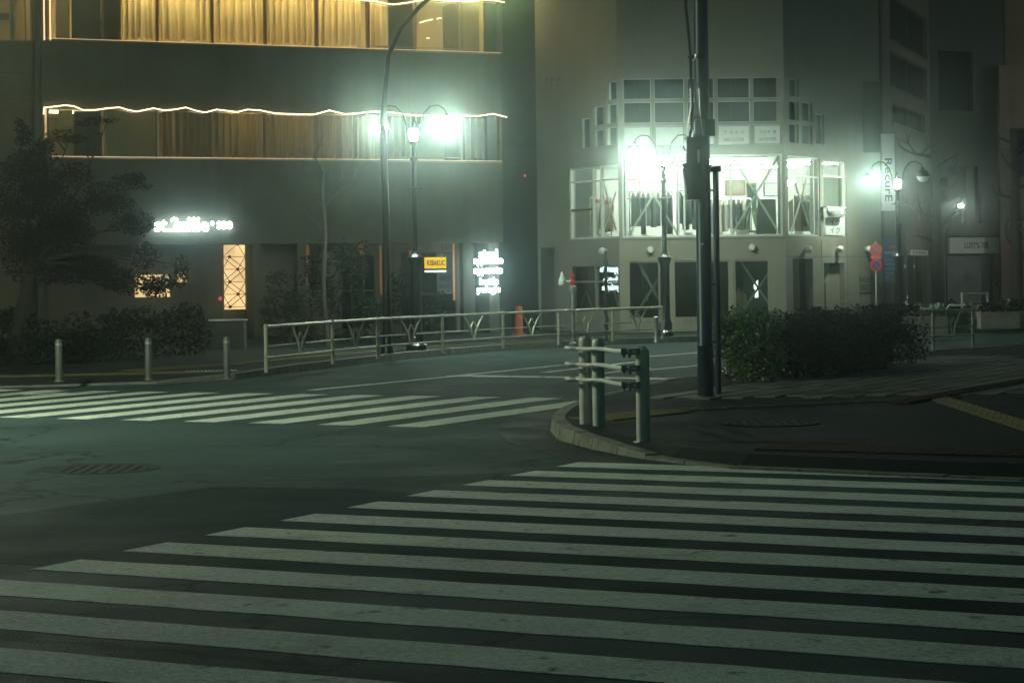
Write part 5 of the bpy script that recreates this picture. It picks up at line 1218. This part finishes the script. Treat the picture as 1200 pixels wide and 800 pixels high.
tx, ty_ = g(22, 442, FZ); Yt = 39.0
b0 = at(14, 400, Yt); base = Vector((b0.x, Yt, FZ))
def rel(u, v, Y=Yt): return tuple(at(u, v, Y) - base)
K = Yt / 2500
cl = []
rnd = random.Random(77)
for (u, v, ru, rv, w) in ((25, 190, 40, 24, 1.2), (70, 215, 42, 20, 1.5), (118, 232, 40, 17, 1.1), (150, 214, 26, 9, .4), (30, 235, 50, 28, 1.8), (90, 262, 48, 24, 1.7), (148, 262, 30, 15, .7), (20, 290, 45, 30, 1.5), (80, 308, 50, 24, 1.5), (136, 322, 44, 20, 1.3), (182, 334, 22, 17, .62), (208, 318, 15, 20, .28), (28, 158, 10, 16, .22), (85, 160, 26, 7, .22), (115, 143, 24, 5, .12), (52, 170, 15, 10, .3), (172, 300, 20, 14, .4)):
    for q in range(4):
        cl.append((rel(u + rnd.uniform(-.6, .6) * ru, v + rnd.uniform(-.6, .6) * rv, Yt + rnd.uniform(-.9, .9)), (ru * K * rnd.uniform(.5, .8), ru * K * .6, rv * K * rnd.uniform(.5, .9)), w / 4))
leafy_tree(base, 'big dark leafy tree in front of the brown wall', 4.2, cl, 34000, .055, 21, (.35, 0))
def shrub_px(u, v, ru, rv, Y, lab, n, seed, m='leaf_dark', size=.07):
    c = at(u, v, Y); k = Y / 2500; bz_ = FZ; rnd = random.Random(seed)
    cl = [((c.x, c.y, c.z), (ru * k, ru * k * .8, rv * k), 2.0)] + [((c.x + rnd.uniform(-.7, .7) * ru * k, c.y + rnd.uniform(-.4, .4), c.z + rnd.uniform(-.3, .8) * rv * k), (ru * k * .45, ru * k * .4, rv * k * .4), .6) for _ in range(5)]
    shrub('shrub', lab, 'shrub', cl, n, size, m, (c.x, c.y, bz_), seed, 'dark shrubs before the concrete building', stems=4, h=max(.3, c.z * .7))
for i, (u, v, ru, rv, Y, lab, n) in enumerate(((20, 405, 50, 38, 39, 'dark shrub at the foot of the big leafy tree', 2600), (95, 400, 52, 36, 40, 'broad dark shrub under the leafy crown', 2600), (165, 395, 46, 34, 41, 'dark shrub between the leafy tree and the cafe sign', 2200), (215, 392, 36, 32, 43, 'low dark shrub under the glowing cafe sign', 1800), (328, 360, 24, 44, 50, 'tall dark shrub right of the lit lattice door', 1600), (365, 350, 26, 60, 50.5, 'tall dark shrub with an orange glow behind it', 1700), (408, 345, 28, 62, 51, 'tall dark shrub left of the arched pole', 1800), (436, 372, 20, 28, 49, 'low dark shrub at the arched pole', 900), (468, 350, 16, 36, 52, 'narrow dark shrub between the two lamp posts', 900), (508, 366, 18, 22, 54, 'low shrub under the yellow sign', 800))):
    shrub_px(u, v, ru, rv, Y, lab, n, 30 + i, size=.075)
# low utility cabinet and handlebar silhouette at the lit door
x, y = g(265, 405, FZ); p = at(266, 385, 47)
t = thing('menu_stand', 'dark low cabinet with a pale top in front of the lit lattice door', 'cabinet', (p.x, 47, FZ)); hh = at(266, 376, 47).z - FZ
MB().box((0, 0, hh / 2), (.8, .5, hh)).build('body', 'dark_wall', t, False, True); MB().box((0, 0, hh + .02), (.86, .55, .03)).build('top', 'galv', t, False, True)
p = at(258, 350, 49); o = MB().lathe([(.001, -.05), (.04, -.03), (.05, 0), (.04, .03), (.001, .05)], (0, 0, 0), 10).build('warning_light', emit('pink_led', (1, .12, .14), .5), None, True); o.location = p; o['label'] = 'small round red light beside the lit lattice door'; o['category'] = 'light'
MB_ = None

# ------------------------------------------------------------------ night haze
hm = bpy.data.materials.new('haze'); hm.use_nodes = True; nt = hm.node_tree; nt.nodes.remove(nt.nodes['Principled BSDF'])
pvn = nt.nodes.new('ShaderNodeVolumePrincipled'); pvn.inputs['Color'].default_value = (.82, 1.0, .95, 1); pvn.inputs['Density'].default_value = 0.0040; pvn.inputs['Anisotropy'].default_value = 0.976
nt.links.new(pvn.outputs[0], nt.nodes['Material Output'].inputs['Volume'])
M['haze'] = hm
hz = MB().box((0, 52, 7.75), (122, 134, 17.5)).build('haze', 'haze'); hz['kind'] = 'stuff'; hz['label'] = 'thin night haze glowing round the lamps'
